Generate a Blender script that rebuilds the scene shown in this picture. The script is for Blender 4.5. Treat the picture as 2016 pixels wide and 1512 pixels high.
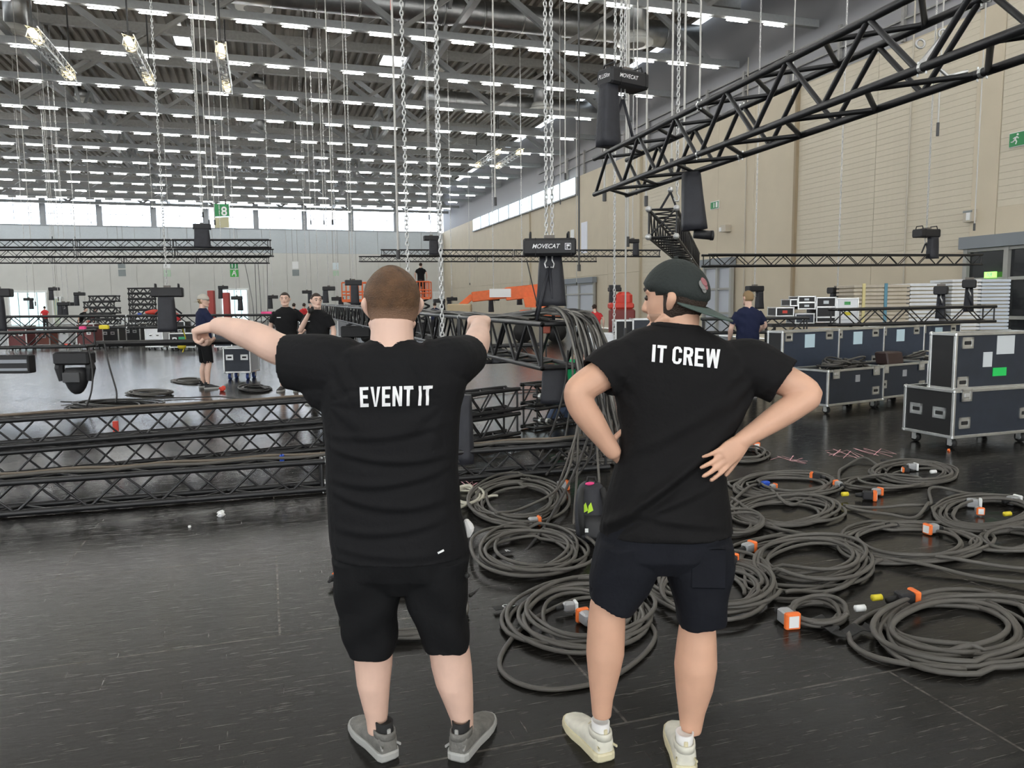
import bpy, bmesh, math, random
from mathutils import Vector, Matrix, Quaternion
from mathutils.bvhtree import BVHTree
for _o in list(bpy.data.objects): bpy.data.objects.remove(_o)
SC = bpy.context.scene
COL = SC.collection
V = Vector
rad = math.radians
rnd = random.Random(7)
# ------------------------------------------------------------------ camera
FPX, PX0, PY0 = 1500.0, 1008.0, 756.0
CAM = V((0, 0, 1.6))
YAW, PITCH, ROLL = rad(17.8), rad(6.05), rad(0.6)
HF = V((math.sin(YAW), math.cos(YAW), 0))       # horizontal forward
HR = V((math.cos(YAW), -math.sin(YAW), 0))      # horizontal right
UP = V((0, 0, 1))
_f = HF*math.cos(PITCH) - UP*math.sin(PITCH)
_u = HF*math.sin(PITCH) + UP*math.cos(PITCH)
CR = HR*math.cos(ROLL) - _u*math.sin(ROLL)
CU = _u*math.cos(ROLL) + HR*math.sin(ROLL)
CF = _f
cd = bpy.data.cameras.new('camera'); cam = bpy.data.objects.new('camera', cd); COL.objects.link(cam)
m = Matrix.Identity(4)
for i in range(3):
    m[i][0], m[i][1], m[i][2], m[i][3] = CR[i], CU[i], -CF[i], CAM[i]
cam.matrix_world = m
cd.sensor_width = 36; cd.lens = 36*FPX/2016; cd.clip_end = 400; cd.clip_start = .05
SC.camera = cam
def ray(px, py): return CF + CR*((px-PX0)/FPX) + CU*((PY0-py)/FPX)
def atz(px, py, zc): return CAM + ray(px, py)*zc                  # at camera depth
def gnd(px, py, z=0.0):                                           # where it stands on the floor
    r = ray(px, py); return CAM + r*((z-CAM.z)/r.z)
def onx(px, py, x): r = ray(px, py); return CAM + r*((x-CAM.x)/r.x)   # on the right wall
def ony(px, py, y): r = ray(px, py); return CAM + r*((y-CAM.y)/r.y)   # on the back wall
def pp(px, py, d): r = ray(px, py); return CAM + r*(d/r.dot(HF))  # on an upright plane d metres ahead
# ------------------------------------------------------------------ world, exposure
wd = bpy.data.worlds.new('world'); SC.world = wd; wd.use_nodes = True
bg = wd.node_tree.nodes['Background']; bg.inputs[0].default_value = (.80, .90, 1, 1); bg.inputs[1].default_value = 1.1
SC.view_settings.view_transform = 'Standard'; SC.view_settings.look = 'None'
SC.view_settings.gamma = 1; SC.view_settings.use_curve_mapping = False
SC.view_settings.exposure = 0.9
TUBE_E, PANE_E = 30.0, 3.0
# ------------------------------------------------------------------ materials
MATS = {}
def mat(name, col, rough=.5, metal=0, spec=.5, bump=0, bscale=60, var=0, vscale=8, emit=0, coat=0):
    if name in MATS: return MATS[name]
    M = bpy.data.materials.new(name); M.use_nodes = True
    nt = M.node_tree; b = nt.nodes['Principled BSDF']
    b.inputs['Base Color'].default_value = (*col, 1); b.inputs['Roughness'].default_value = rough
    b.inputs['Metallic'].default_value = metal; b.inputs['Specular IOR Level'].default_value = spec
    b.inputs['Coat Weight'].default_value = coat
    tc = nt.nodes.new('ShaderNodeTexCoord')
    if emit:
        b.inputs['Emission Color'].default_value = (*col, 1); b.inputs['Emission Strength'].default_value = emit
    if var:
        n = nt.nodes.new('ShaderNodeTexNoise'); n.inputs['Scale'].default_value = vscale; n.inputs['Detail'].default_value = 4
        nt.links.new(tc.outputs['Object'], n.inputs['Vector'])
        r = nt.nodes.new('ShaderNodeMapRange'); r.inputs[1].default_value = .3; r.inputs[2].default_value = .7
        r.inputs[3].default_value = 1-var; r.inputs[4].default_value = 1+var
        nt.links.new(n.outputs['Fac'], r.inputs[0])
        mx = nt.nodes.new('ShaderNodeVectorMath'); mx.operation = 'SCALE'; mx.inputs[0].default_value = col
        nt.links.new(r.outputs[0], mx.inputs['Scale']); nt.links.new(mx.outputs[0], b.inputs['Base Color'])
    if bump:
        n = nt.nodes.new('ShaderNodeTexNoise'); n.inputs['Scale'].default_value = bscale; n.inputs['Detail'].default_value = 3
        nt.links.new(tc.outputs['Object'], n.inputs['Vector'])
        bp = nt.nodes.new('ShaderNodeBump'); bp.inputs['Strength'].default_value = bump; bp.inputs['Distance'].default_value = .01
        nt.links.new(n.outputs['Fac'], bp.inputs['Height']); nt.links.new(bp.outputs[0], b.inputs['Normal'])
    MATS[name] = M; return M
def floor_mat():
    M = bpy.data.materials.new('dark_glossy_floor'); M.use_nodes = True; nt = M.node_tree; L = nt.links
    b = nt.nodes['Principled BSDF']; tc = nt.nodes.new('ShaderNodeTexCoord')
    def noise(sc, det, mapping=None, rough=.6):
        n = nt.nodes.new('ShaderNodeTexNoise'); n.inputs['Scale'].default_value = sc; n.inputs['Detail'].default_value = det
        n.inputs['Roughness'].default_value = rough
        mp = nt.nodes.new('ShaderNodeMapping'); L.new(tc.outputs['Object'], mp.inputs[0])
        if mapping: mp.inputs['Scale'].default_value = mapping[0]; mp.inputs['Rotation'].default_value = (0, 0, mapping[1])
        L.new(mp.outputs[0], n.inputs[0]); return n
    def ramp(src, lo, hi, a, c):
        r = nt.nodes.new('ShaderNodeMapRange'); r.inputs[1].default_value = lo; r.inputs[2].default_value = hi
        r.inputs[3].default_value = a; r.inputs[4].default_value = c; L.new(src, r.inputs[0]); return r.outputs[0]
    def math_(op, a, c):
        n = nt.nodes.new('ShaderNodeMath'); n.operation = op
        for i, s in enumerate((a, c)):
            if isinstance(s, (int, float)): n.inputs[i].default_value = s
            else: L.new(s, n.inputs[i])
        return n.outputs[0]
    big = noise(.7, 5); mid = noise(7, 6, ((1, 3.2, 1), .06)); fine = noise(60, 4)
    s1 = noise(9, 3, ((.35, 9, 1), .05), .75); s2 = noise(6, 3, ((9, .5, 1), .5), .75); s3 = noise(11, 2, ((.5, 12, 1), -.45), .7)
    scr = math_('MAXIMUM', ramp(s1.outputs[0], .60, .70, 0, .8), ramp(s2.outputs[0], .68, .72, 0, .5))
    scr = math_('MAXIMUM', scr, ramp(s3.outputs[0], .69, .73, 0, .6))
    br = nt.nodes.new('ShaderNodeTexBrick'); br.inputs['Scale'].default_value = 1; br.inputs['Mortar Size'].default_value = .008
    br.inputs['Brick Width'].default_value = 2.5; br.inputs['Row Height'].default_value = 1.25; br.inputs['Mortar Smooth'].default_value = .6
    L.new(tc.outputs['Object'], br.inputs['Vector'])
    seam = math_('MULTIPLY', br.outputs['Fac'], ramp(mid.outputs[0], .35, .6, .1, .8))
    val = math_('MULTIPLY', ramp(big.outputs[0], .3, .7, .006, .013), ramp(mid.outputs[0], .3, .75, .7, 1.6))
    val = math_('ADD', val, math_('MULTIPLY', scr, ramp(big.outputs[0], .3, .6, .04, .13)))
    val = math_('ADD', val, math_('MULTIPLY', seam, .10))
    mx = nt.nodes.new('ShaderNodeVectorMath'); mx.operation = 'SCALE'; mx.inputs[0].default_value = (1.08, 1, .88); L.new(val, mx.inputs['Scale'])
    L.new(mx.outputs[0], b.inputs['Base Color'])
    rg = math_('ADD', ramp(mid.outputs[0], .3, .7, .13, .27), math_('MULTIPLY', scr, .2)); L.new(rg, b.inputs['Roughness'])
    b.inputs['Specular IOR Level'].default_value = .17
    bp = nt.nodes.new('ShaderNodeBump'); bp.inputs['Strength'].default_value = .12; bp.inputs['Distance'].default_value = .01
    L.new(math_('ADD', math_('MULTIPLY', fine.outputs[0], .3), math_('MULTIPLY', mid.outputs[0], .9)), bp.inputs['Height']); L.new(bp.outputs[0], b.inputs['Normal'])
    return M
M_FLOOR = floor_mat()
BLACK = mat('black_powder_coat', (.014, .014, .015), .38, 0, .5, var=.25, vscale=6)
BLACKM = mat('matt_black_plastic', (.016, .016, .018), .55, bump=.15, bscale=200)
BAGF = mat('black_nylon_bag', (.022, .023, .030), .6, bump=.4, bscale=25, var=.15)
CHROME = mat('chain_steel', (.66, .66, .65), .4, .6)
GALV = mat('galvanised_sheet', (.42, .43, .43), .42, 1, var=.15, vscale=3)
ALU = mat('brushed_aluminium', (.62, .63, .64), .38, 1, var=.08)
ALUD = mat('case_edge_aluminium', (.66, .67, .66), .36, .9, var=.1)
ROPE = mat('pale_wire_rope', (.52, .51, .48), .5, .2)
WIRED = mat('dark_wire', (.05, .05, .05), .5)
STEELP = mat('painted_roof_steel', (.30, .31, .31), .6, var=.06)
STEELD = mat('dark_roof_steel', (.29, .285, .27), .6, var=.1)
DECK = mat('roof_deck_sheet', (.34, .31, .265), .55, var=.08, vscale=2)
WALLB = mat('light_grey_wall_panel', (.60, .60, .565), .75, var=.03, vscale=1)
WALLBL = mat('blue_grey_wall_band', (.50, .545, .57), .75, var=.03)
WALLR = mat('beige_wall_panel', (.58, .51, .385), .7, var=.03, vscale=1)
WALLRS = mat('cream_siding', (.60, .545, .43), .65, var=.02)
SEAMD = mat('panel_joint_dark', (.47, .41, .30), .8)
FRAME = mat('grey_window_frame', (.26, .275, .29), .5)
PANE = mat('daylight_pane', (.76, .86, 1.0), .2, emit=PANE_E)
PANEC = mat('daylight_pane_cyan', (.60, .80, .84), .2, emit=1.0)
DGLASS = mat('dark_door_glass', (.02, .022, .025), .08, coat=.5)
TUBE = mat('lamp_tube_glow', (1, .985, .95), .3, emit=TUBE_E)
TUBEH = mat('lamp_housing_white', (.8, .8, .78), .5)
SKYL = mat('skylight_pane_glow', (.93, .97, 1), .3, emit=5)
WARM = mat('warm_lamp_glow', (1, .80, .42), .3, emit=2.2)
GREENS = mat('sign_green', (.02, .24, .07), .5)
GREENG = mat('lit_exit_green', (.25, .85, .12), .5, emit=1.3)
WHITEP = mat('sign_white', (.82, .83, .82), .55)
GREYP = mat('sign_grey', (.23, .26, .26), .6)
WHITEPR = mat('white_print', (.9, .9, .9), .7)
ORANGE = mat('lift_orange', (.80, .155, .035), .5, var=.08)
ORANGEC = mat('connector_orange', (.95, .20, .04), .5)
REDM = mat('machine_red', (.62, .05, .03), .5)
PANELN = mat('case_panel_blue_black', (.021, .028, .042), .42, bump=.1, bscale=300, var=.12)
PANELK = mat('case_panel_black', (.010, .010, .011), .5, bump=.2, bscale=300)
PANELI = mat('case_panel_navy', (.030, .043, .070), .5, var=.08)
CABLE = mat('grey_black_cable', (.098, .091, .080), .52, var=.18, vscale=3)
CABLED = mat('black_cable', (.028, .027, .026), .5, var=.2)
CABLEW = mat('pale_cable', (.48, .46, .38), .5)
CGREY = mat('connector_grey', (.42, .43, .44), .4, .4)
RUBBER = mat('black_rubber', (.012, .012, .012), .65)
BLUEW = mat('blue_caster', (.03, .06, .22), .5)
BLUET = mat('blue_tape', (.02, .09, .55), .5)
PINKT = mat('pink_tape', (.85, .06, .25), .5)
REDT = mat('red_tape', (.75, .07, .04), .5)
YELL = mat('yellow_tape', (.75, .62, .03), .5)
CHALK = mat('pink_chalk', (.75, .42, .45), .9)
HIVIS = mat('hivis_yellow', (.55, .85, .05), .5)
DECKW = mat('white_stage_board', (.74, .76, .78), .4, var=.04)
DECKB = mat('beige_stage_board', (.56, .50, .40), .55, var=.06)
STRAPB = mat('blue_strap', (.12, .30, .40), .6)
STRAPY = mat('yellow_strap', (.70, .62, .30), .6)
SKIN = mat('skin_fair', (.76, .51, .40), .52, var=.05, vscale=14)
SKIN2 = mat('skin_tanned', (.70, .41, .28), .52, var=.05, vscale=14)
TEE = mat('black_cotton', (.0080, .0080, .0090), .85, spec=.25, bump=.25, bscale=40)
TEE2 = mat('washed_black_cotton', (.0078, .0074, .0078), .85, spec=.25, bump=.25, bscale=40)
NAVYT = mat('navy_cotton', (.014, .019, .052), .85, spec=.25, bump=.25, bscale=40)
REDTEE = mat('red_cotton', (.62, .035, .04), .85)
SHORTS1 = mat('black_twill', (.0075, .0077, .0085), .85, spec=.2, bump=.3, bscale=30)
SHORTS2 = mat('navy_black_twill', (.0082, .0092, .0135), .85, spec=.25, bump=.4, bscale=22, var=.25, vscale=6)
HAIR1 = mat('short_brown_hair', (.125, .063, .028), .6, bump=.8, bscale=220, var=.35, vscale=30)
def _fade():
    nt = HAIR1.node_tree; b = nt.nodes['Principled BSDF']; src = b.inputs['Base Color'].links[0].from_socket
    tc = nt.nodes.new('ShaderNodeTexCoord'); sx = nt.nodes.new('ShaderNodeSeparateXYZ'); nt.links.new(tc.outputs['Generated'], sx.inputs[0])
    r = nt.nodes.new('ShaderNodeMapRange'); r.inputs[1].default_value = .0; r.inputs[2].default_value = .30; nt.links.new(sx.outputs[2], r.inputs[0])
    mx = nt.nodes.new('ShaderNodeMix'); mx.data_type = 'RGBA'; nt.links.new(r.outputs[0], mx.inputs[0]); mx.inputs[6].default_value = (.50, .30, .20, 1); nt.links.new(src, mx.inputs[7]); nt.links.new(mx.outputs[2], b.inputs['Base Color'])
_fade()
HAIRD = mat('dark_hair', (.035, .02, .012), .6, bump=.8, bscale=220)
HAIRL = mat('light_hair', (.33, .22, .11), .6, bump=.6, bscale=200)
CAPM = mat('dark_green_cap', (.020, .026, .024), .8, bump=.3, bscale=90)
CAPB = mat('sage_cap_brim', (.075, .105, .09), .8)
CAPE = mat('cap_emblem_pink', (.35, .14, .15), .8)
CAPL = mat('pale_cap', (.52, .49, .43), .8)
SHOEG = mat('grey_trail_shoe', (.17, .165, .15), .75, var=.25, vscale=25, bump=.3, bscale=120)
SHOEGS = mat('pale_grey_sole', (.40, .40, .38), .6)
SHOEW = mat('worn_white_leather', (.72, .70, .60), .55, var=.12, vscale=20)
SHOEWS = mat('cream_sole', (.68, .62, .42), .6)
SOCKK = mat('black_sock', (.02, .02, .02), .9)
SOCKW = mat('white_sock', (.78, .77, .75), .9)
EYEM = mat('eye_dark', (.03, .02, .015), .3)
LIPM = mat('lip_tone', (.50, .22, .18), .5)
BEARDM = mat('beard_brown', (.12, .06, .03), .8, bump=.6, bscale=250)
GREENV = mat('bright_green_fabric', (.02, .55, .20), .7)
# ------------------------------------------------------------------ object helpers
def link(o, parent=None):
    COL.objects.link(o)
    if parent is not None: o.parent = parent
    return o
def tag(o, label=None, cat=None, group=None, kind=None):
    if label: o['label'] = label
    if cat: o['category'] = cat
    if group: o['group'] = group
    if kind: o['kind'] = kind
    return o
def thing(name, label, cat, loc=(0, 0, 0), rz=0, group=None, kind=None):
    o = bpy.data.objects.new(name, None); o.empty_display_size = .1
    link(o); o.location = loc; o.rotation_euler = (0, 0, rz)
    return tag(o, label, cat, group, kind)
class MB:
    """collects shapes; build() links them as ONE mesh object"""
    def __init__(s): s.v, s.f, s.smooth = [], [], False
    def add(s, vs, fs):
        n = len(s.v); s.v += [tuple(x) for x in vs]; s.f += [tuple(i+n for i in f) for f in fs]; return s
    def box(s, c, d, M=None, bev=0):
        x, y, z = d[0]/2, d[1]/2, d[2]/2; c = V(c)
        if bev:
            b = min(bev, x*.9, y*.9, z*.9); vs = []
            for sz in (-1, 1):
                for ins, zz in (((b, z) if sz < 0 else (0, z-b)), ((0, z-b) if sz < 0 else (b, z))):
                    X, Y = x-ins, y-ins; k = b
                    vs += [V(p + (sz*zz,)) for p in ((X-k, -Y), (X, -Y+k), (X, Y-k), (X-k, Y), (-X+k, Y), (-X, Y-k), (-X, -Y+k), (-X+k, -Y))]
            fs = [tuple(range(7, -1, -1)), tuple(range(24, 32))]
            for r in range(3):
                for i in range(8): j = (i+1) % 8; fs.append((r*8+i, r*8+j, r*8+8+j, r*8+8+i))
        else:
            vs = [V((sx*x, sy*y, sz*z)) for sz in (-1, 1) for sx, sy in ((-1, -1), (1, -1), (1, 1), (-1, 1))]
            fs = [(3, 2, 1, 0), (4, 5, 6, 7), (0, 1, 5, 4), (1, 2, 6, 5), (2, 3, 7, 6), (3, 0, 4, 7)]
        if M is not None: vs = [M @ v for v in vs]
        return s.add([v+c for v in vs], fs)
    def cyl(s, a, b, r, n=8, r2=None, cap=True):
        a, b = V(a), V(b); d = (b-a)
        if d.length < 1e-6: return s
        d.normalize(); x = d.orthogonal().normalized(); y = d.cross(x); r2 = r if r2 is None else r2
        vs = [a+(x*math.cos(t)+y*math.sin(t))*r for t in [2*math.pi*i/n for i in range(n)]] + \
             [b+(x*math.cos(t)+y*math.sin(t))*r2 for t in [2*math.pi*i/n for i in range(n)]]
        fs = [(i, (i+1) % n, n+(i+1) % n, n+i) for i in range(n)]
        if cap: fs += [tuple(range(n-1, -1, -1)), tuple(range(n, 2*n))]
        return s.add(vs, fs)
    def tube(s, pts, r, n=6, closed=False):
        pts = [V(p) for p in pts]; N = len(pts)
        if N < 2: return s
        vs, fs = [], []; x = None
        for i, p in enumerate(pts):
            if closed: t = pts[(i+1) % N]-pts[i-1]
            else: t = pts[min(i+1, N-1)]-pts[max(i-1, 0)]
            if t.length < 1e-9: t = V((0, 0, 1))
            t.normalize()
            x = t.orthogonal() if x is None else x - t*x.dot(t)
            if x.length < 1e-5: x = t.orthogonal()
            x.normalize(); y = t.cross(x); rr = r[i] if isinstance(r, (list, tuple)) else r
            vs += [p+(x*math.cos(2*math.pi*k/n)+y*math.sin(2*math.pi*k/n))*rr for k in range(n)]
        for i in range(N if closed else N-1):
            j = (i+1) % N
            fs += [(i*n+k, i*n+(k+1) % n, j*n+(k+1) % n, j*n+k) for k in range(n)]
        if not closed: fs += [tuple(range(n-1, -1, -1)), tuple(range((N-1)*n, N*n))]
        return s.add(vs, fs)
    def loft(s, rings, cap=True):
        n = len(rings[0]); N = len(rings); vs = [p for r in rings for p in r]
        fs = [(i*n+k, i*n+(k+1) % n, (i+1)*n+(k+1) % n, (i+1)*n+k) for i in range(N-1) for k in range(n)]
        if cap: fs += [tuple(range(n-1, -1, -1)), tuple(range((N-1)*n, N*n))]
        return s.add(vs, fs)
    def sph(s, c, r, n=10, M=None):
        c = V(c); r = V((r, r, r)) if isinstance(r, (int, float)) else V(r); rings = []
        for i in range(1, n):
            t = math.pi*i/n; rg = []
            for k in range(n+2):
                a = 2*math.pi*k/(n+2); p = V((math.sin(t)*math.cos(a)*r.x, math.sin(t)*math.sin(a)*r.y, -math.cos(t)*r.z))
                rg.append(c+((M @ p) if M is not None else p))
            rings.append(rg)
        return s.loft(rings)
    def prism(s, poly, o, ax, ay, az, t):
        o, ax, ay, az = V(o), V(ax), V(ay), V(az); n = len(poly)
        vs = [o+ax*x+ay*y for x, y in poly]+[o+ax*x+ay*y+az*t for x, y in poly]
        return s.add(vs, [tuple(range(n-1, -1, -1)), tuple(range(n, 2*n))]+[(i, (i+1) % n, n+(i+1) % n, n+i) for i in range(n)])
    def mesh(s, name, ma, smooth=None):
        me = bpy.data.meshes.new(name); me.from_pydata(s.v, [], s.f); me.materials.append(ma)
        bm = bmesh.new(); bm.from_mesh(me); bmesh.ops.recalc_face_normals(bm, faces=bm.faces); bm.to_mesh(me); bm.free()
        if smooth if smooth is not None else s.smooth: me.shade_smooth()
        return me
    def build(s, name, ma, parent=None, smooth=None):
        return link(bpy.data.objects.new(name, s.mesh(name, ma, smooth)), parent)
def inst(name, me, parent=None, M=None):
    o = bpy.data.objects.new(name, me); link(o, parent)
    if M is not None: o.matrix_local = M
    return o
def struct(o): o['kind'] = 'structure'; return o
def frame_M(o, x, y, z):
    M = Matrix.Identity(4)
    for i in range(3): M[i][0], M[i][1], M[i][2], M[i][3] = x[i], y[i], z[i], o[i]
    return M
def bar_M(a, b, r):      # transform that lays the unit bar (radius 1, 0..1 in z) from a to b
    a, b = V(a), V(b); d = b-a; L = d.length; z = d/L; x = z.orthogonal().normalized(); y = z.cross(x)
    return frame_M(a, x*r, y*r, z*L)
UNITBAR = {}
def bar(name, a, b, r, ma, parent, n=8):
    k = (ma.name, n)
    if k not in UNITBAR: UNITBAR[k] = MB().cyl((0, 0, 0), (0, 0, 1), 1, n).mesh('bar', ma, True if n > 6 else False)
    return inst(name, UNITBAR[k], parent, bar_M(a, b, r))
def spline(pts, per=8):
    pts = [V(p) for p in pts]; out = []
    for i in range(len(pts)-1):
        p0, p1, p2, p3 = pts[max(i-1, 0)], pts[i], pts[i+1], pts[min(i+2, len(pts)-1)]
        for k in range(per):
            t = k/per; out.append(.5*((2*p1)+(p2-p0)*t+(2*p0-5*p1+4*p2-p3)*t*t+(3*p1-p0-3*p2+p3)*t**3))
    out.append(pts[-1]); return out
def text_mesh(txt, name, ma, size, o, ax, ay, depth=.002, shear=0, xs=1, bold=0, center=True):
    cu = bpy.data.curves.new(name, 'FONT'); cu.body = txt; cu.size = 1; cu.extrude = 0; cu.offset = bold; cu.shear = shear
    cu.align_x = 'CENTER' if center else 'LEFT'; cu.align_y = 'CENTER'
    to = bpy.data.objects.new(name, cu); COL.objects.link(to)
    dg = bpy.context.evaluated_depsgraph_get(); me = bpy.data.meshes.new_from_object(to.evaluated_get(dg))
    bpy.data.objects.remove(to); bpy.data.curves.remove(cu)
    o, ax, ay = V(o), V(ax).normalized(), V(ay).normalized(); nz = ax.cross(ay)
    for v in me.vertices: v.co = o+ax*(v.co.x*size*xs)+ay*(v.co.y*size)+nz*depth
    me.materials.clear(); me.materials.append(ma); me.name = name
    return me
def text(txt, name, ma, size, o, ax, ay, parent, **k):
    return link(bpy.data.objects.new(name, text_mesh(txt, name, ma, size, o, ax, ay, **k)), parent)
# ================================================================== the hall
XW, YB, ZL = 20.0, 88.0, 11.6           # right wall, back wall, height of the lamp chord
XL, YR = -46.0, -24.0
ZT = 14.6                                # roof deck
fl = MB(); fl.add([(XL, YR, 0), (XW, YR, 0), (XW, YB, 0), (XL, YB, 0)], [(0, 1, 2, 3)])
struct(tag(fl.build('floor', M_FLOOR), 'dark glossy scratched hall floor'))
# --- back wall: panels below, blue-grey band, window strip
SILL = ony(300, 448, YB).z; WTOP = 12.6
wb = struct(thing('wall_back', 'pale grey panelled end wall with a high window strip', None, (0, YB, 0)))
MB().box((0-13, .35, SILL/2), (XW-XL+1, .5, SILL)).build('wall_core', WALLB, wb)
pm = MB().box((0, -.02, 0), (2.46, .08, SILL-2.5-.03), bev=.01).mesh('wall_panel', WALLB)
pb = MB().box((0, -.02, 0), (2.46, .10, 2.5), bev=.01).mesh('wall_band_panel', WALLBL)
for i in range(26):
    x = XW-1.3-i*2.5
    inst('wall_panel', pm, wb, Matrix.Translation((x, .1, (SILL-2.5)/2)))
    inst('wall_panel', pb, wb, Matrix.Translation((x, .1, SILL-1.25)))
MB().box((-13, .1, WTOP+1.2), (XW-XL+1, .3, 2.6)).build('wall_header', STEELD, wb)
wxs = [(-46+5.05*i) for i in range(13)]
for i, x in enumerate(wxs):
    wn = struct(thing('window_%d' % (i+1), 'bright daylight window in the high strip of the end wall', None, (x+2.5, YB, 0)))
    MB().box((0, .2, (SILL+WTOP)/2), (4.5, .04, WTOP-SILL)).build('pane', PANE, wn)
    fr = MB()
    for k in (-1.5, 0, 1.5): fr.box((k, .14, (SILL+WTOP)/2), (.05, .06, WTOP-SILL))
    fr.box((0, .14, SILL+(WTOP-SILL)*.45), (4.5, .06, .05)); fr.box((-2.5, .1, (SILL+WTOP)/2), (.55, .3, WTOP-SILL)); fr.box((0, .12, SILL+.05), (5, .3, .12))
    fr.build('window_frame', FRAME, wn)
# --- right wall: cream panels, two siding bays, clerestory far away
wr = struct(thing('wall_right', 'long beige panelled side wall', None, (XW, 0, 0)))
ZR = 9.9
MB().box((.4, 32, ZR/2), (.5, 112.5, ZR)).build('wall_core', SEAMD, wr)
MB().box((.42, 32, (ZR+ZT)/2), (.5, 112.5, ZT-ZR)).build('wall_header', mat('upper_wall_grey', (.30, .30, .31), .7), wr)
yy = onx(1563, 450, XW).y
Y1, Y2 = onx(1885, 450, XW).y, yy           # siding bay between these
def wpanel(y0, y1, z0, z1, ma, name='wall_panel'):
    MB().box((.12, (y0+y1)/2, (z0+z1)/2), (.1, abs(y1-y0)-.015, z1-z0-.012), bev=.004).build(name, ma, wr)
def panels(y0, y1, w):
    n = max(1, round((y1-y0)/w)); d = (y1-y0)/n
    for i in range(n):
        wpanel(y0+i*d, y0+i*d+d, 0, 3.3, WALLR); wpanel(y0+i*d, y0+i*d+d, 3.3, ZR, WALLR)
def siding(y0, y1, z0=3.0):
    wpanel(y0, y1, 0, z0, WALLR)
    n = int((ZR-z0)/.19); me = MB().box((.13, (y0+y1)/2, .09), (.08, y1-y0-.012, .1865), bev=.003).mesh('siding_board', WALLRS)
    for i in range(n): inst('siding_board', me, wr, Matrix.Translation((0, 0, z0+i*.19)))
yA = onx(1720, 300, XW).y
panels(YR, 6.5, 4.0); siding(6.5, Y1-1.2, 4.2); wpanel(Y1-1.2, Y1-.35, 0, ZR, WALLR)
siding(Y1-.35, yA); siding(yA, Y2); panels(Y2, Y2+5.5, 2.2)
y3 = onx(1262, 450, XW).y; y4 = onx(1225, 450, XW).y
panels(Y2+5.5, onx(1330, 450, XW).y, 3.0); siding(onx(1330, 450, XW).y, y3); panels(y3, YB, 4.4)
for k, yv in enumerate((Y2, y3+.1, (y3+YB)/2-6)):
    MB().box((.02, yv, ZR/2), (.14, .12, ZR)).build('wall_joint_strip', SEAMD if k else mat('joint_brown', (.33, .26, .17), .7), wr)
for yv in (Y2+3.3, yA-1.5, 12.4): MB().cyl((.02, yv, .2), (.02, yv, ZR+2), .025, 8).build('downpipe', mat('wall_pipe', (.5, .46, .38), .5), wr)
# the upper ledge with black brackets and the side clerestory
yc0, yc1 = onx(1136, 384, XW).y, onx(932, 452, XW).y
zs = onx(1134, 384, XW).z; zt = zs+1.15
nW = 9
for i in range(nW):
    a = yc0+(yc1-yc0)*i/nW; b_ = yc0+(yc1-yc0)*(i+1)/nW
    wn = struct(thing('window_%d' % (20+i), 'bluish daylight window high on the beige side wall', None, (XW, (a+b_)/2, 0)))
    MB().box((-.02, 0, (zs+zt)/2), (.05, b_-a-.1, zt-zs)).build('pane', mat('daylight_pane_blue', (.72, .90, 1), .2, emit=1.9), wn)
    MB().box((-.03, -(b_-a)/2, (zs+zt)/2), (.16, .14, zt-zs)).box((-.03, 0, (zs+zt)/2), (.09, .05, zt-zs)).box((-.03, 0, zs), (.2, b_-a, .1)).build('window_frame', FRAME, wn)
br = MB()
for i in range(16):
    y = 9+i*2.9
    br.box((.06, y, ZR+.75), (.12, .12, 1.5)); br.box((.06, y+1.45, ZR+1.35), (.06, 2.9, .05)); br.box((.06, y+1.45, ZR+.7), (.06, 2.9, .05))
br.build('ledge_railing', STEELD, wr)
# --- left wall and the wall behind the camera (out of view, with added glow surfaces)
wl = struct(thing('wall_left', 'far side wall of the hall', None, (XL, 0, 0)))
MB().box((-.3, 32, 4.5), (.5, 112.5, 9)).box((-.3, 32, 13.6), (.5, 112.5, 2)).build('wall_core', WALLB, wl)
MB().box((-.3, 32, 10.8), (.1, 112, 3.4)).build('side_glow_strip', mat('side_fill_glow', (.86, .93, 1), .3, emit=3), wl)  # unseen glowing strip, added to light the hall from the left
wf = struct(thing('wall_front', 'unseen wall behind the viewer with an added glowing panel', None, (0, YR, 0)))
MB().box((-13, -.3, .25), (66.5, .5, .5)).box((-13, -.3, 13), (66.5, .5, 3.2)).build('wall_core', WALLB, wf)
for i in range(8): MB().box((-42+i*8.1, -.3, 6), (2.0, .5, 12)).build('wall_pier', WALLB, wf)
MB().box((-13, -.4, 6), (66, .1, 11)).build('front_glow_panel', mat('front_fill_glow', (.94, .97, 1), .3, emit=2.3), wf)  # unseen glowing panel, added for soft light from behind the camera
# --- roof deck, corrugated
dk = MB(); pit = .42; vs, fs = [], []; n = int((XW-XL)/pit)
for i in range(n):
    for dx, dz in ((0, 0), (.17, 0), (.21, .16), (.38, .16)): vs += [(XL+i*pit+dx, YR, ZT+dz), (XL+i*pit+dx, YB+.5, ZT+dz)]
for k in range(len(vs)//2-1): fs.append((2*k, 2*k+1, 2*k+3, 2*k+2))
dk.add(vs, fs); struct(tag(dk.build('ceiling', DECK), 'corrugated metal roof deck'))
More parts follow.
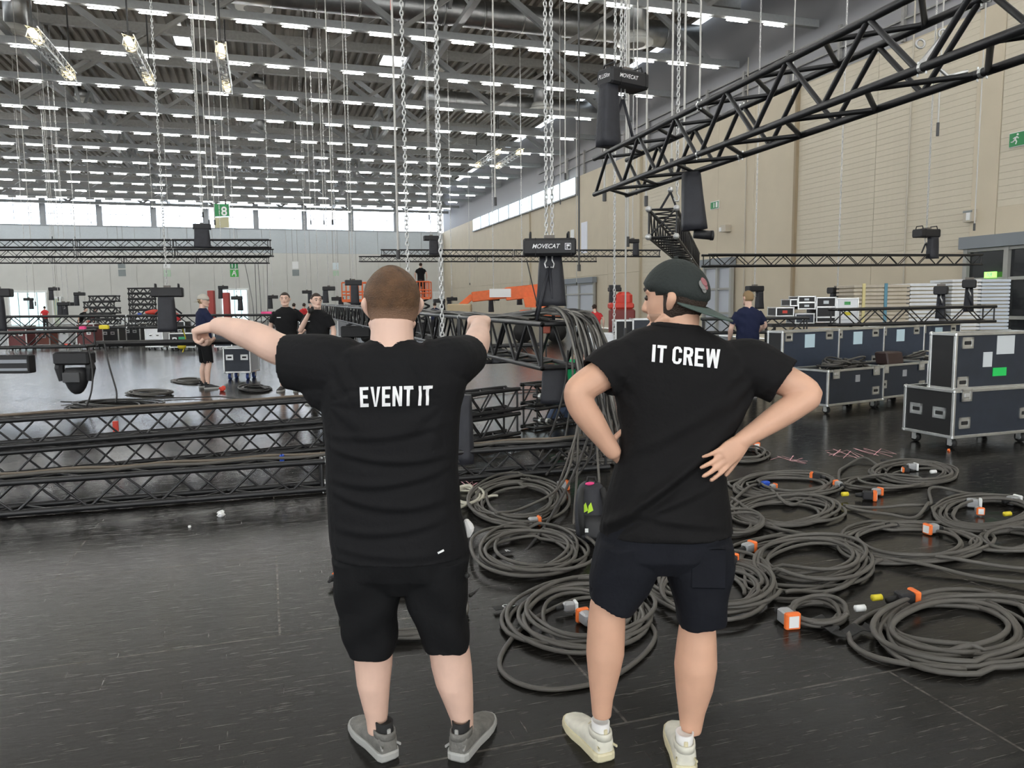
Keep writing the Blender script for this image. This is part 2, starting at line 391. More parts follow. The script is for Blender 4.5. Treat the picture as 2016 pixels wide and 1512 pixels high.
# --- roof trusses: one per lamp row, each with chords and diagonals
ROWS = [29.7+5.03*(k) for k in range(-10, 12)]
def roof_truss(Y, k):
    t = struct(thing('roof_truss', 'grey steel roof truss spanning the hall', None, (0, Y, 0)))
    MB().box((-13, 0, ZL+.2), (66, .22, .27)).build('lower_chord', STEELP, t)
    MB().box((-13, 0, ZT-.3), (66, .3, .4)).build('upper_chord', STEELD, t)
    if k < 8: return t
    x0 = max(XL, -.34*Y-6); n = 0; x = XW-1.5; up = (k % 2 == 0)
    while x > x0:
        a = (x, 0, ZL+.3 if up else ZT-.4); b = (x-3.3, 0, ZT-.4 if up else ZL+.3)
        d = V(b)-V(a); L = d.length; ang = math.atan2(d.z, d.x)
        o = inst('diagonal', roof_truss.me[up], t); o.location = (V(a)+V(b))/2; o.rotation_euler = (0, -ang, 0); o.scale = (L, 1, 1)
        x -= 3.3; up = not up
    return t
roof_truss.me = {True: MB().box((0, 0, 0), (1, .2, .22)).mesh('diagonal', STEELP), False: MB().box((0, 0, 0), (1, .16, .16)).mesh('diagonal', STEELD)}
for k, Y in enumerate(ROWS): roof_truss(Y, k)
pl = MB()
for i in range(24): pl.box((XW-1-i*2.75, 32, ZT-.06), (.12, 112, .14))
struct(tag(pl.build('roof_purlins', STEELD), 'dark purlins under the roof deck'))
# longitudinal lattice girders running away from the viewer
for gi, gx in enumerate((-9.0, 7.5)):
    g = struct(thing('roof_girder', 'long lattice roof girder running down the hall', None, (gx, 0, 0)))
    MB().box((0, 32, ZL+.62), (.24, 112, .2)).box((0, 32, ZT-.65), (.24, 112, .2)).build('chords', STEELP, g)
    me = MB().box((0, 0, 0), (.13, 1, .13)).mesh('diagonal', STEELP)
    for j in range(30):
        y = 10+j*2.515; s = 1 if j % 2 else -1
        a, b = V((0, y, ZL+.62 if s > 0 else ZT-.65)), V((0, y+2.515, ZT-.65 if s > 0 else ZL+.62)); d = b-a
        o = inst('diagonal', me, g); o.location = (a+b)/2; o.rotation_euler = (math.atan2(d.z, d.y), 0, 0); o.scale = (1, d.length, 1)
# --- lamps: one tube each
tm = MB().box((0, 0, 0), (.88, .065, .04), bev=.02).mesh('tube_lamp', TUBE)
ordn = ['first', 'second', 'third', 'fourth', 'fifth', 'sixth', 'seventh', 'eighth', 'ninth', 'tenth', 'eleventh', 'twelfth', 'thirteenth', 'fourteenth']
def nth(n):
    o1 = ['', 'first', 'second', 'third', 'fourth', 'fifth', 'sixth', 'seventh', 'eighth', 'ninth', 'tenth', 'eleventh', 'twelfth', 'thirteenth', 'fourteenth', 'fifteenth', 'sixteenth', 'seventeenth', 'eighteenth', 'nineteenth']
    if n < 20: return o1[n]
    return {20: 'twentieth', 30: 'thirtieth', 40: 'fortieth'}[n] if n % 10 == 0 else {2: 'twenty-', 3: 'thirty-', 4: 'forty-'}[n//10]+o1[n % 10]
cand, rest = [], MB()
for k, Y in enumerate(ROWS):
    for j in range(41):
        x = XW-1.4-j*1.56 - (.5 if k % 2 else 0)
        p = V((x, Y, ZL-.02)); c = p-CAM; zc = c.dot(CF)
        vis = False
        if zc > 1:
            u, w = PX0+FPX*c.dot(CR)/zc, PY0-FPX*c.dot(CU)/zc
            vis = -40 < u < 2056 and -30 < w < 1512
        if vis: cand.append((zc, k, p, j))
        else: rest.box(p, (.88, .065, .04))  # tubes out of view, built to help light the hall
cand.sort(key=lambda c: c[0])
for i, (zc, k, p, j) in enumerate(cand):
    if i < 300:
        o = inst('tube_lamp', tm, None, Matrix.Translation(p))
        tag(o, 'white tube lamp under the %s roof truss from the viewer, %s from the right wall' % (ordn[min(13, k-8)], nth(j+1)), 'lamp', 'tube lamps in the %s ceiling row' % ordn[min(13, k-8)])
    else: rest.box(p, (.88, .065, .04))
tag(rest.build('far_and_unseen_tube_lamps', TUBE), 'glowing tube lamps far down the ceiling and out of view overhead and behind', 'lamp', kind='stuff')
# --- skylights
for (a, b_, c, d, lab) in ((345, 60, 380, 84, 'tilted white skylight pane in the roof at upper left'), (752, 103, 803, 125, 'white skylight pane in the roof left of the chains')):
    p = [CAM+ray(u, w)*((ZT-.05-CAM.z)/ray(u, w).z) for u, w in ((a, d), (c, d), (c-8, b_), (a-8, b_))]
    cx = sum((q.x for q in p))/4; cy = sum((q.y for q in p))/4; wx = abs(p[1].x-p[0].x); wy = abs(p[2].y-p[1].y)
    t = thing('skylight', lab, 'skylight', (cx, cy, ZT-.12), group='roof skylights')
    MB().box((0, 0, 0), (wx, wy, .05)).build('pane', SKYL, t)
    MB().box((0, wy/2, 0), (wx+.2, .1, .2)).box((0, -wy/2, 0), (wx+.2, .1, .2)).box((wx/2, 0, 0), (.1, wy, .2)).box((-wx/2, 0, 0), (.1, wy, .2)).build('curb', STEELD, t)
# --- ventilation ducts and drum outlets
def duct(pts, r, label):
    t = thing('air_duct', label, 'duct', (0, 0, 0)); pts = [V(p) for p in pts]; t.location = pts[0]
    o = MB().tube([p-pts[0] for p in spline(pts, 6)], r, 14).build('duct_pipe', GALV, t, True)
    s = MB(); d = pts[-1]-pts[0]; n = int(d.length/1.6)
    for i in range(1, n):
        c = d*(i/n); MB().cyl(c-d.normalized()*.04, c+d.normalized()*.04, r*1.035, 14).build('duct_collar', GALV, t, True)
    
    return t
duct([(-1, 31.5, 13.4), (19, 31.5, 13.4)], .55, 'long silver spiral duct crossing under the roof at top')
duct([(9, 44, 13.2), (20, 44, 13.2)], .5, 'silver duct under the roof behind the upper chain hoist')
duct([(11.5, 24.5, 13.2), (20, 24.5, 13.2)], .5, 'silver duct under the roof above the big black truss')
def drum(px, py, zc, label):
    p = atz(px, py, zc); t = thing('air_outlet', label, 'air outlet', p, group='drum air outlets')
    MB().cyl((0, 0, .25), (0, 0, ZT+.1-p.z), .42, 16).build('drop_pipe', GALV, t, True)
    MB().cyl((0, 0, 0), (0, 0, .3), .6, 18, .5).cyl((0, 0, -.1), (0, 0, 0), .72, 18).build('drum', mat('outlet_white', (.62, .62, .58), .5), t, True)
    MB().cyl((0, 0, -.14), (0, 0, -.1), .4, 14).build('swirl_plate', STEELD, t)
for px, py, zc, l in ((33, 68, 30, 'drum air outlet at the left edge of the roof'), (500, 12, 30, 'drum air outlet at the top of the roof, left of the long duct'), (163, 203, 46, 'drum air outlet below the first lattice lamp'),
                      (508, 178, 44, 'drum air outlet right of the third lattice lamp'), (510, 267, 52, 'drum air outlet small and far in the left roof'), (850, 133, 40, 'drum air outlet right of the second skylight'), (1250, 82, 30, 'drum air outlet above the upper chain hoist'),
                      (1065, 214, 44, 'drum air outlet beside the double chain')): drum(px, py, zc, l)
# ================================================================== trusses, hoists, chains
def truss(label, A, B, w=.24, h=.24, tr=.025, br=.0105, panel=.5, ma=BLACK, sec=3.0, group=None, side=None, phase=0, name='lighting_truss', ends=(True, True), couple=True, topb=True, n=8, posts=True):
    """box truss; A, B = centres between the two lower chords at its ends"""
    A, B = V(A), V(B); d = B-A; L = d.length; u = d/L
    s = (side if side is not None else u.cross(UP)).normalized(); up = s.cross(u).normalized()
    if up.z < 0: up = -up
    t = thing(name, label, 'truss', A, group=group)
    R_ = lambda a, sx, z: u*a+s*(sx*w/2)+up*z
    for sx in (-1, 1):
        for z in (0, h): bar('chord', R_(0, sx, z), R_(L, sx, z), tr, ma, t, 10)
    ns = max(1, round(L/sec)); sl = L/ns; npan = max(1, round(sl/panel)); hb = sl/npan/2
    for k in range(ns):
        a0 = k*sl
        for e, ok in ((a0+.04, ends[0] or k > 0), (a0+sl-.04, ends[1] or k < ns-1)):
            if not ok or not posts: continue
            for sx in (-1, 1): bar('end_post', R_(e, sx, 0), R_(e, sx, h), br*1.25, ma, t, n)
            for z in (0, h): bar('end_rail', R_(e, -1, z), R_(e, 1, z), br*1.25, ma, t, n)
        for i in range(2*npan):
            x0, x1 = a0+.04+(sl-.08)*i/(2*npan), a0+.04+(sl-.08)*(i+1)/(2*npan); q = (i+phase) % 2
            for sx in (-1, 1):
                qq = q if sx < 0 else 1-q
                bar('brace', R_(x0, sx, h if qq else 0), R_(x1, sx, 0 if qq else h), br, ma, t, n)
            if topb:
                bar('brace', R_(x0, -1 if q else 1, 0), R_(x1, 1 if q else -1, 0), br, ma, t, n)
                bar('brace', R_(x0, 1 if q else -1, h), R_(x1, -1 if q else 1, h), br, ma, t, n)
        if couple and k > 0:
            for sx in (-1, 1):
                for z in (0, h):
                    c = R_(a0, sx, z); o = MB().cyl(c-u*.012, c+u*.012, tr*1.12, 10)
                    for dd in (-.035, .035): o.cyl(c+u*dd-up*tr*1.5, c+u*dd+up*tr*1.5, .006, 6)
                    o.build('coupler', ALUD, t)
    return t
T52 = dict(w=.46, h=.46, tr=.030, br=.0205, panel=.95, sec=2.85)
# the big truss overhead
oA, oB = gnd(1170, 383, 3.02), gnd(2016, 56, 3.02)
ou = (oB-oA).normalized(); os_ = V((ou.y, -ou.x, 0)); os_ = os_ if os_.dot(HF) > 0 else -os_
big_over = truss('big black box truss hanging overhead at the upper right', oA+os_*.23, oA+os_*.23+ou*8.4, side=os_, posts=False, **T52)
t = thing('bridle_rods', 'silver rods and ring rigged inside the overhead truss at upper right', 'rigging', atz(1850, 95, 5.2)); _q = t.location
for a_, b_ in (((1790, 150), (1862, 62)), ((1812, 128), (1900, 18)), ((1868, 150), (1905, 140)), ((1830, 118), (1868, 152))): bar('rod', atz(*a_, 5.2)-_q, atz(*b_, 5.2)-_q, .011, CHROME, t, 8)
for c_ in ((1812, 86), (1856, 66)): MB().tube([atz(c_[0], c_[1], 5.2)-_q+CR*(.03*math.cos(k_*math.pi/5))+CU*(.03*math.sin(k_*math.pi/5)) for k_ in range(10)], .008, 6, True).build('ring', CHROME, t, True)
# truss hanging under it, seen end on, silver balls on its chord ends
hA, hB = atz(1304, 466, 10.0), atz(1362, 528, 19.5); hB.z = hA.z
ht = truss('black box truss seen end-on with silver ball ends, below the overhead truss', hA, hB, w=.36, h=.36, tr=.022, br=.010, panel=.55, sec=4.75)
hu = (hB-hA).normalized(); hs = hu.cross(UP).normalized()
for sx in (-1, 1):
    for z in (0, .36): MB().sph(hs*(sx*.18)+UP*z-hu*.02, .042, 10).build('ball_end', CHROME, ht, True)
for a, b in (((-1, 0), (1, .36)), ((1, 0), (-1, .36))):
    bar('end_cross', hs*(a[0]*.18)+UP*a[1], hs*(b[0]*.18)+UP*b[1], .013, BLACK, ht)
# right-hand horizontal truss
truss('long thin black truss hanging level before the beige side wall', atz(1388, 524, 16.6), atz(1925, 521, 19.6), panel=.62, sec=6.0, topb=True)
truss('low black truss behind the open flight cases at right', atz(1640, 640, 12.9), atz(1949, 632, 13.6), panel=.62, w=.24, h=.26)
truss('short black truss beside the man in navy', atz(1380, 655, 13.5), atz(1590, 653, 13.2), panel=.55)
# mid-distance trusses above the lift
truss('upper of two thin black trusses left of the middle chain hoist', atz(752, 503, 33), atz(1300, 505, 30), panel=.62, sec=6)
truss('lower of two thin black trusses above the crew-cut head', atz(708, 515, 37), atz(1175, 515, 36), panel=.62, sec=6)
# left upper group of three
truss('topmost of three thin trusses hanging at the left', atz(-40, 487, 25), atz(532, 487, 25), panel=.6, sec=3)
truss('middle of three thin trusses hanging at the left', atz(-40, 506, 27), atz(537, 504, 27), panel=.6, sec=3)
truss('lowest of three thin trusses hanging at the left', atz(-40, 518, 31), atz(529, 518, 31), panel=.6, sec=3)
# left middle
tA = truss('truss at waist height behind the black chain bag, left', atz(-20, 646, 16.2), atz(545, 643, 15.6), panel=.6)
tB = truss('truss at left carrying the black moving head lamp', atz(-30, 685, 12.4), atz(181, 681, 12.0), panel=.62)
o = MB().cyl(atz(185, 677, 14.5), atz(470, 672, 15.3), .06, 8).build('steel_pipe', BLACK); tag(o, 'thick black pipe below the waist-height truss, left', 'pipe')
# middle long truss loaded with cables
mA, mB = atz(1108, 724, 8.75), atz(640, 621, 36.0)
mid_t = truss('long black box truss running away in the middle, cables over its near end', mA, mB, w=.5, h=.5, tr=.030, br=.0205, panel=.95, sec=3.8)
# floor trusses at left
def gpair(ax, ay, bx, by): return gnd(ax, ay, .03), gnd(bx, by, .03)
a, b = gpair(-45, 1009, 1190, 914)
f1 = truss('front truss lying on the floor from the left edge to the cables', a, b, panel=.5, sec=3.0, tr=.026)
a, b = gpair(-40, 942, 650, 878)
f2 = truss('lower truss of the floor stack behind the front truss', a, b, panel=.5, sec=3.0)
f3 = truss('upper truss of the floor stack behind the front truss', a+UP*.3, b+UP*.3, panel=.5, sec=3.0, phase=1)
# truss pieces stacked beyond the pointing man
a, b = gpair(905, 868, 1010, 850)
for i, l in enumerate(('lower short truss piece stacked right of the pointing man', 'upper short truss piece stacked right of the pointing man')):
    truss(l, a+UP*.3*i, b+UP*.3*i, panel=.4, sec=1.0)
a, b = gpair(1040, 842, 1190, 815)
for i, l in enumerate(('lower truss piece with side stubs near the hanging cables', 'upper truss piece with side stubs near the hanging cables')):
    t = truss(l, a+UP*.3*i, b+UP*.3*i, panel=.4, sec=1.2)
    u = (b-a).normalized(); s = u.cross(UP)
    MB().cyl(s*.12+UP*.12-u*.02, s*.42+UP*.12-u*.02, .028, 10).build('side_stub', BLACK, t)
    MB().cyl(s*.22+UP*.12-u*.02, s*.26+UP*.12-u*.02, .04, 10).cyl(s*.34+UP*.12-u*.02, s*.37+UP*.12-u*.02, .04, 10).build('clamp_ring', ALUD, t)
truss('truss hanging behind the cable truss, over the bright floor', atz(860, 716, 11.5), atz(1075, 708, 12.0), panel=.4)
# ---- chains
_lk = {}
def chain_mesh(L, pitch=.05, wr=.0075):
    k = round(L, 2)
    m_ = MB(); n = int(L/pitch); hl = pitch*.72
    for i in range(n):
        z = i*pitch; X = V((1, 0, 0)) if i % 2 else V((0, 1, 0)); pts = []
        for q in range(8):
            t = 2*math.pi*q/8; pts.append(X*(math.cos(t)*.019)+UP*(z+math.sin(t)*hl))
        m_.tube(pts, wr, 4, True)
    return m_.mesh('chain_links', CHROME, True)
def chain(p, ztop, label, hook=True, pitch=.05, group=None):
    t = thing('hoist_chain', label, 'chain', p, group=group)
    o = link(bpy.data.objects.new('chain_links', chain_mesh(ztop-p.z, pitch)), t); o['kind'] = 'stuff'
    if hook:
        MB().tube([(0, 0, .02), (0, 0, -.06), (.03, 0, -.1), (.02, 0, -.15), (-.03, 0, -.15), (-.04, 0, -.11)], .011, 6).build('hook', CHROME, t, True)
    return t
def rope(px, py, zc, label, r=.008, ztop=14.75, ma=ROPE, group=None):
    p = atz(px, py, zc); t = thing('suspension_rope', label, 'rope', p, group=group)
    bar('rope_line', (0, 0, 0), (0, 0, ztop-p.z), r, ma, t, 6)
    bar('end_fitting', (0, 0, -.05), (0, 0, .12), r*1.9, WIRED, t, 6)
    return t
# ---- electric chain hoists with their chain bags
def bag_mesh(w0, w1, d, hgt, ma=BAGF):
    m_ = MB(); rings = []
    for i in range(9):
        f = i/8; w = w0+(w1-w0)*f**.8; dd = d*(.75+.3*f); r_ = []
        for k in range(20):
            t = 2*math.pi*k/20; c, s = math.cos(t), math.sin(t)
            x = math.copysign(abs(c)**.55, c)*w/2; y = math.copysign(abs(s)**.55, s)*dd/2
            q = 1+.05*math.sin(5*t+3*f)*(.3+f)
            r_.append(V((x*q, y*q, -hgt*f-(.015 if i == 8 else 0)*0)))
        rings.append(r_)
    m_.loft(rings); return m_.mesh('chain_bag', ma, True)
def hoist(label, load, hb, ax, L=.62, bagoff=.06, bw=(.24, .36), bh=.62, bagback=.10, ztop=None, spread=None, txt=None, handles=True, cn=1, chainp=.05, group=None, endtxt=None, bagtop=None):
    """load = point on the truss; the body hangs hb above it on its own chain"""
    ax = V(ax); ax.z = 0; ax.normalize(); fr = V((ax.y, -ax.x, 0))
    if fr.dot(HF) > 0: fr = -fr
    t = thing('chain_hoist', label, 'chain hoist', load, group=group)
    def P(x, y, z): return ax*x+fr*y+UP*z
    hh, dd = .20*L/.62, .30*L/.62; z0 = hb
    m_ = MB(); rings = []
    prof = [(-.5, -.32), (-.42, -.5), (.42, -.5), (.5, -.36), (.5, .36), (.42, .5), (-.42, .5), (-.5, .34)]
    for x, k in ((-L/2, .86), (-L/2+.02, 1), (-L*.22, 1), (L*.22, 1), (L/2-.02, 1), (L/2, .86)):
        rings.append([P(x, y*dd*k, z0+hh/2+z*hh*k) for y, z in prof])
    m_.loft(rings); m_.build('hoist_body', BLACKM, t)
    MB().box((0, 0, 0), (.12*L/.62, dd*.6, .05), frame_M((0, 0, 0), ax, fr, UP).to_3x3()).build('chain_guide', mat('taupe_cast_metal', (.16, .14, .12), .5), t).location = P(0, 0, z0+hh+.015)
    if handles:
        for x in (-L*.36, L*.36):
            MB().tube([P(x, -dd*.4, z0+hh*.9), P(x, -dd*.3, z0+hh+.07), P(x, dd*.3, z0+hh+.07), P(x, dd*.4, z0+hh*.9)], .013, 6).build('handle', BLACKM, t, True)
        e = MB()
        for x in (-L*.27, L*.40): e.box(P(x, 0, z0+hh/2), (.006, dd*1.03, hh*1.03), frame_M((0, 0, 0), ax, fr, UP).to_3x3())
        e.build('seam_band', RUBBER, t)
    for x in (-.035, .035):
        MB().tube([P(x, 0, z0), P(x, 0, z0-.05), P(x*1.6, .02, z0-.09), P(x*1.3, .03, z0-.14), P(x*.4, .02, z0-.13)], .011, 6).build('hook', CHROME, t, True)
    if spread is not None:
        for s_ in spread: MB().cyl(P(.0, 0, z0-.12), P(0, 0, 0)+V(s_), .02, 6).build('sling', BAGF, t, True)
    me = bag_mesh(bw[0], bw[1], .22*L/.62, bh)
    o = inst('chain_bag', me, t, frame_M(P(bagoff, -bagback, z0 if bagtop is None else z0+bagtop), ax, -fr, UP))
    if ztop:
        for k in range(cn):
            o = link(bpy.data.objects.new('chain_links', chain_mesh(ztop-load.z-z0-hh, chainp)), t); o['kind'] = 'stuff'; o.location = P((k-(cn-1)/2)*.07, 0, z0+hh)
    if txt:
        c = P(-.02*L, dd/2+.004, z0+hh*.52); right = ax if ax.dot(HR) > 0 else -ax
        text(txt, 'lettering', WHITEPR, .072, c-right*.04, right, UP, t, shear=.3, bold=.012, xs=.95)
    return t
def emblem(t, o, right, up, s=.07):
    e = MB(); n = right.cross(up); M3 = frame_M((0, 0, 0), right, up, n).to_3x3()
    for x, y, w, h in ((-.45, 0, .1, 1), (.45, 0, .1, 1), (0, .45, 1, .1), (0, -.45, 1, .1), (0, .15, .5, .3), (-.15, -.2, .15, .3)):
        e.box(V(o)+right*(x*s)+up*(y*s), (w*s, h*s, .003), M3)
    e.build('square_emblem', WHITEPR, t)
# middle hoist over the cable truss
p = atz(1082, 622, 9.25)
hz = atz(1085, 505, 9.25).z-p.z
H2 = hoist('black chain hoist with white lettering above the middle cable truss', p, hz, HR, L=.63, bagoff=.02, bw=(.27, .36), bh=.60, ztop=12.5, cn=2, spread=[HR*-.16+UP*-.05-HF*.1, HR*.05+UP*-.05, HR*-.16+HF*.3], txt='MOVECAT', chainp=.055)
emblem(H2, HR*.215-HF*.155+UP*(hz+.104), HR, UP, .075)
# upper hoist at the end of the overhead truss
p = atz(1226, 283, 10.2); hz = atz(1232, 178, 10.2).z-p.z; ax = (HR*.82+HF*.57)
H1 = hoist('black chain hoist high up at the end of the overhead truss', p, hz, ax, L=.66, bagoff=-.27, bw=(.24, .32), bh=.78, bagback=-.02, ztop=12.5, cn=2, spread=[HR*-.22+UP*-.05, HR*.16+UP*-.02], txt='MOVECAT', chainp=.055)
axn = ax.normalized(); frn = V((axn.y, -axn.x, 0)); frn = frn if frn.dot(HF) < 0 else -frn
text('PLUSlite', 'end_lettering', WHITEPR, .075, axn*-.337+UP*(hz+.11), -frn if (-frn).dot(HR) > 0 else frn, UP, H1, shear=.25, bold=.01, xs=.85)
# the other hoists: (label, load px, load py, zc, body height above load, axis, options)
XH = V((1, 0, 0))
def hz_(px, py0, py1, zc): return atz(px, py1, zc).z-atz(px, py0, zc).z
def small(label, px, pyl, pyb, zc, **k):
    p = atz(px, pyl, zc); k.setdefault('handles', False); k.setdefault('group', 'chain hoists in the distance')
    return hoist(label, p, hz_(px, pyl, pyb, zc), k.pop('ax', XH), **k)
small('dark chain hoist with fat bag on the three left trusses', 399, 472, 452, 25, L=.55, bagoff=0, bw=(.45, .5), bh=.62, bagback=-.25, ztop=14.64)
small('black chain hoist with a tall chain bag at left, on the waist-height truss', 332, 618, 585, 15.6, L=.60, bagoff=0, bw=(.30, .36), bh=.70, bagback=-.3, ztop=14.64, handles=True, chainp=.06, spread=[XH*.25, XH*-.25])
small('black chain hoist cut by the left picture edge', -2, 622, 585, 14.6, L=.5, bagoff=.05, bw=(.26, .30), bh=.66, bagback=-.3, ztop=14.64)
small('chain hoist with dark bag on the upper thin truss, before the far wall', 849, 492, 474, 32, L=.62, bagoff=.05, bw=(.36, .42), bh=.6, bagback=-.3, ztop=14.64)
small('chain hoist on the long thin truss before the beige wall', 1822, 498, 468, 18.9, L=.62, bagoff=.12, bw=(.24, .27), bh=.52, bagback=-.1, ztop=14.64, handles=True, spread=[XH*.08, XH*-.12])
small('chain hoist left of the end-on truss, before the beige wall', 1245, 495, 479, 30, L=.5, bagoff=.1, bw=(.22, .24), bh=.5, bagback=-.1, ztop=14.64)
small('chain hoist with tall bag left of the crew-cut head', 697, 598, 562, 27, L=.58, bagoff=0, bw=(.26, .3), bh=.68, bagback=-.3, ztop=14.64)
small('left of two tilted chain hoists above the open cases', 1851, 607, 580, 13.4, L=.45, ax=HF*.8+HR*.5, bagoff=.12, bw=(.18, .21), bh=.42, bagback=.0, spread=[XH*.1, XH*-.1])
small('right of two tilted chain hoists above the open cases', 1906, 605, 567, 13.5, L=.45, ax=HF*.8+HR*.5, bagoff=.14, bw=(.16, .17), bh=.42, bagback=.0, spread=[XH*.1])
nm = ['beside the far glass door', 'above the yellow far door', 'over the double black hoists', 'left of the seated far worker', 'above the far left door', 'beside the red panels', 'left of the two standing men', 'between the two standing men', 'behind the chin-rubbing man', 'right of the chin-rubbing man', 'behind the pointing arm', 'over the orange boom', 'at the boom elbow', 'near the red machine', 'above the navy shirt', 'over the small case stack', 'left of the orange platform', 'beside the orange platform', 'over the far lift']
tin = [(57, 600, 592, 45), (108, 590, 572, 40), (126, 612, 602, 35), (158, 600, 582, 38), (136, 612, 602, 36), (440, 580, 569, 40), (538, 602, 588, 38), (605, 592, 578, 40), (628, 602, 590, 34), (648, 590, 572, 31), (467, 604, 590, 35), (972, 604, 592, 34), (1028, 594, 578, 34), (1210, 592, 574, 30), (1485, 592, 574, 22), (1648, 590, 578, 20), (665, 606, 592, 33), (865, 612, 596, 33), (890, 606, 592, 37)]
for (px, a_, b_, zc), q in zip(tin, nm):
    small('small black chain hoist far away, '+q, px, a_, b_, zc, L=.5, bagoff=.14*(1 if px % 2 else -1), bw=(.2, .24), bh=.5, bagback=-.05, group='tiny far chain hoists', ztop=14.76, chainp=.14)
# bags on their own
def bag(label, px, py, zc, w, hgt, d=.24):
    p = atz(px, py, zc); o = link(bpy.data.objects.new('chain_bag', bag_mesh(w*.8, w, d, hgt))); o.matrix_world = frame_M(p, HR, HF, UP); tag(o, label, 'chain bag'); return o
p = atz(1361, 340, 8.35); t = thing('chain_bag', 'long black chain bag with motor drum, hanging under the overhead truss', 'chain bag', p)
inst('bag', bag_mesh(.19, .26, .23, .62), t, frame_M(V((0, 0, 0)), (HR+UP*.0).normalized(), HF, (UP-HR*.12).normalized()))
MB().cyl(HR*.04+UP*-.66, HR*.24+UP*-.68, .05, 12).cyl(HR*.22+UP*-.68, HR*.25+UP*-.68, .055, 12).build('motor_drum', BLACKM, t, True)
bag('slate chain bag hanging under the near end of the cable truss', 1092, 722, 8.9, .34, .42)
bag('tall slate chain bag beside the pointing man, below his arm', 913, 778, 6.9, .17, .62, .2)
bag('small black bag hanging on the truss behind the pointing man', 979, 697, 11.6, .15, .13)
# slings from overhead truss to the end-on truss
t = thing('lifting_sling', 'black sling pair holding the end-on truss', 'sling', atz(1320, 378, 10.0)); q = t.location
for px in (1300, 1333): bar('sling_leg', (0, 0, 0), atz(px, 412, 10.0)-q, .016, BAGF, t, 6)
MB().sph((0, 0, .03), .04, 8).build('shackle', CHROME, t, True)
# free chains
chain(atz(803, 540, 9.0), 12.5, 'steel chain left of the crew-cut head, hanging to head height')
chain(atz(871, 668, 8.3), 12.5, 'long steel chain ending behind the pointing man')
chain(atz(1209, 662, 12.5), 14.6, 'thin steel chain hanging left of the capped man')
rope(1231, 660, 12.5, 'pale rope hanging left of the capped man, beside a chain', .014, group='suspension ropes')
chain(atz(1333, 372, 9.6), 12.5, 'steel chain running up through the overhead truss')
rope(1322, 330, 10.6, 'pale rope just left of the chain through the overhead truss', .014, group='suspension ropes')
# ropes and rods
for px, py, zc, l, r in ((400, 425, 24, 'leftmost of four pale ropes above the hanging trusses', .010), (412, 440, 25, 'second of four pale ropes above the hanging trusses', .008), (423, 440, 25, 'third of four pale ropes above the hanging trusses', .010), (444, 400, 24, 'fourth of four pale ropes above the hanging trusses', .008),
    (612, 440, 30, 'thin pale rope left of a close rope pair', .009), (638, 440, 30, 'left rope of the close pair by the far windows', .009), (655, 440, 26, 'right rope of the close pair by the far windows', .012), (690, 555, 27, 'pale rope down to the hoist by the crew-cut head', .009),
    (784, 505, 14, 'thick white rope with a red top, left of the chains', .012), (845, 430, 26, 'thin grey rope between two chains', .007), (975, 400, 16, 'pale rope right of the long chain', .010), (1113, 350, 20, 'pale rope right of the double chain', .009), (1103, 400, 30, 'grey rope behind the double chain', .008),
    (1190, 390, 12, 'pale rope left of the upper chain hoist', .010), (1236, 480, 13, 'pale rope behind the upper chain hoist', .009), (1272, 400, 13, 'pale rope right of the upper chain hoist', .010), (1253, 380, 22, 'thin grey rope above the upper chain hoist', .009), (1377, 210, 12, 'pale rope right of the overhead chains', .009), (1346, 330, 12, 'pale rope close to the overhead chains', .010),
    (1140, 530, 20, 'dark pole-like rope in front of the beige wall', .014), (103, 470, 40, 'thin rope at far left of the roof', .010), (148, 470, 42, 'thin rope left of the second lattice lamp', .010), (180, 440, 48, 'thin rope below the second lattice lamp', .010), (118, 395, 45, 'thin rope near the left windows', .010), (40, 330, 40, 'thin rope at the left picture edge', .010), (300, 410, 50, 'thin rope left of the hall number sign', .010), (330, 400, 46, 'thin rope beside the hall number sign', .010), (600, 380, 46, 'thin rope in the middle of the roof', .009), (583, 350, 44, 'thin rope left of the middle of the roof', .009), (1025, 300, 40, 'thin rope above the twin lattice lamps', .010), (1135, 560, 45, 'thin rope before the far side wall', .012), (925, 560, 60, 'thin rope near the hall corner', .012), (1560, 200, 16, 'pale rope crossing the overhead truss near its middle', .008), (1846, 260, 10, 'thin pale rope left of the right exit sign', .006), (1918, 450, 18, 'thin rope by the loudspeaker box on the wall', .008), (70, 600, 30, 'thin rope above the far left door', .008), (115, 590, 34, 'thin rope above the yellow far door', .008)):
    rope(px, py, zc, l, r*1.7 if zc < 32 else r*1.5, group='suspension ropes', ma=WIRED if 'dark' in l else ROPE)
o = MB().cyl(atz(770, 20, 14), atz(770, -30, 14), .016, 6).build('red_marker', REDT); tag(o, 'short red sleeve high on the white rope', 'marker')
# slack control cables from the mid hoist and the left group
def slack(pts, label, r=.008, ma=CABLED, name='cable', zc=None):
    o = MB().tube(spline([atz(*q) for q in pts], 8), r, 6).build(name, ma, None, True); return tag(o, label, 'cable')
slack([(1037, 512, 9.2), (1048, 560, 9.2), (1058, 600, 9.2), (1064, 628, 9.2)], 'thin black cable slanting down from the middle hoist', .007)
for i, (x0, x1, l) in enumerate(((482, 499, 'first'), (502, 505, 'second'), (508, 514, 'third'), (526, 527, 'fourth'))):
    slack([(x0, 519, 31), ((x0+x1)/2, 560, 28), (x1, 612, 24), (x1+2, 697, 24)], l+' thin black cable dropping from the three left trusses', .012)
slack([(174, 683, 12), (182, 730, 12), (180, 770, 12), (170, 800, 12)], 'black cable hanging right of the moving head lamp', .014)
slack([(205, 672, 12), (215, 720, 12), (229, 770, 12), (228, 793, 12)], 'second black cable hanging right of the moving head lamp', .014)
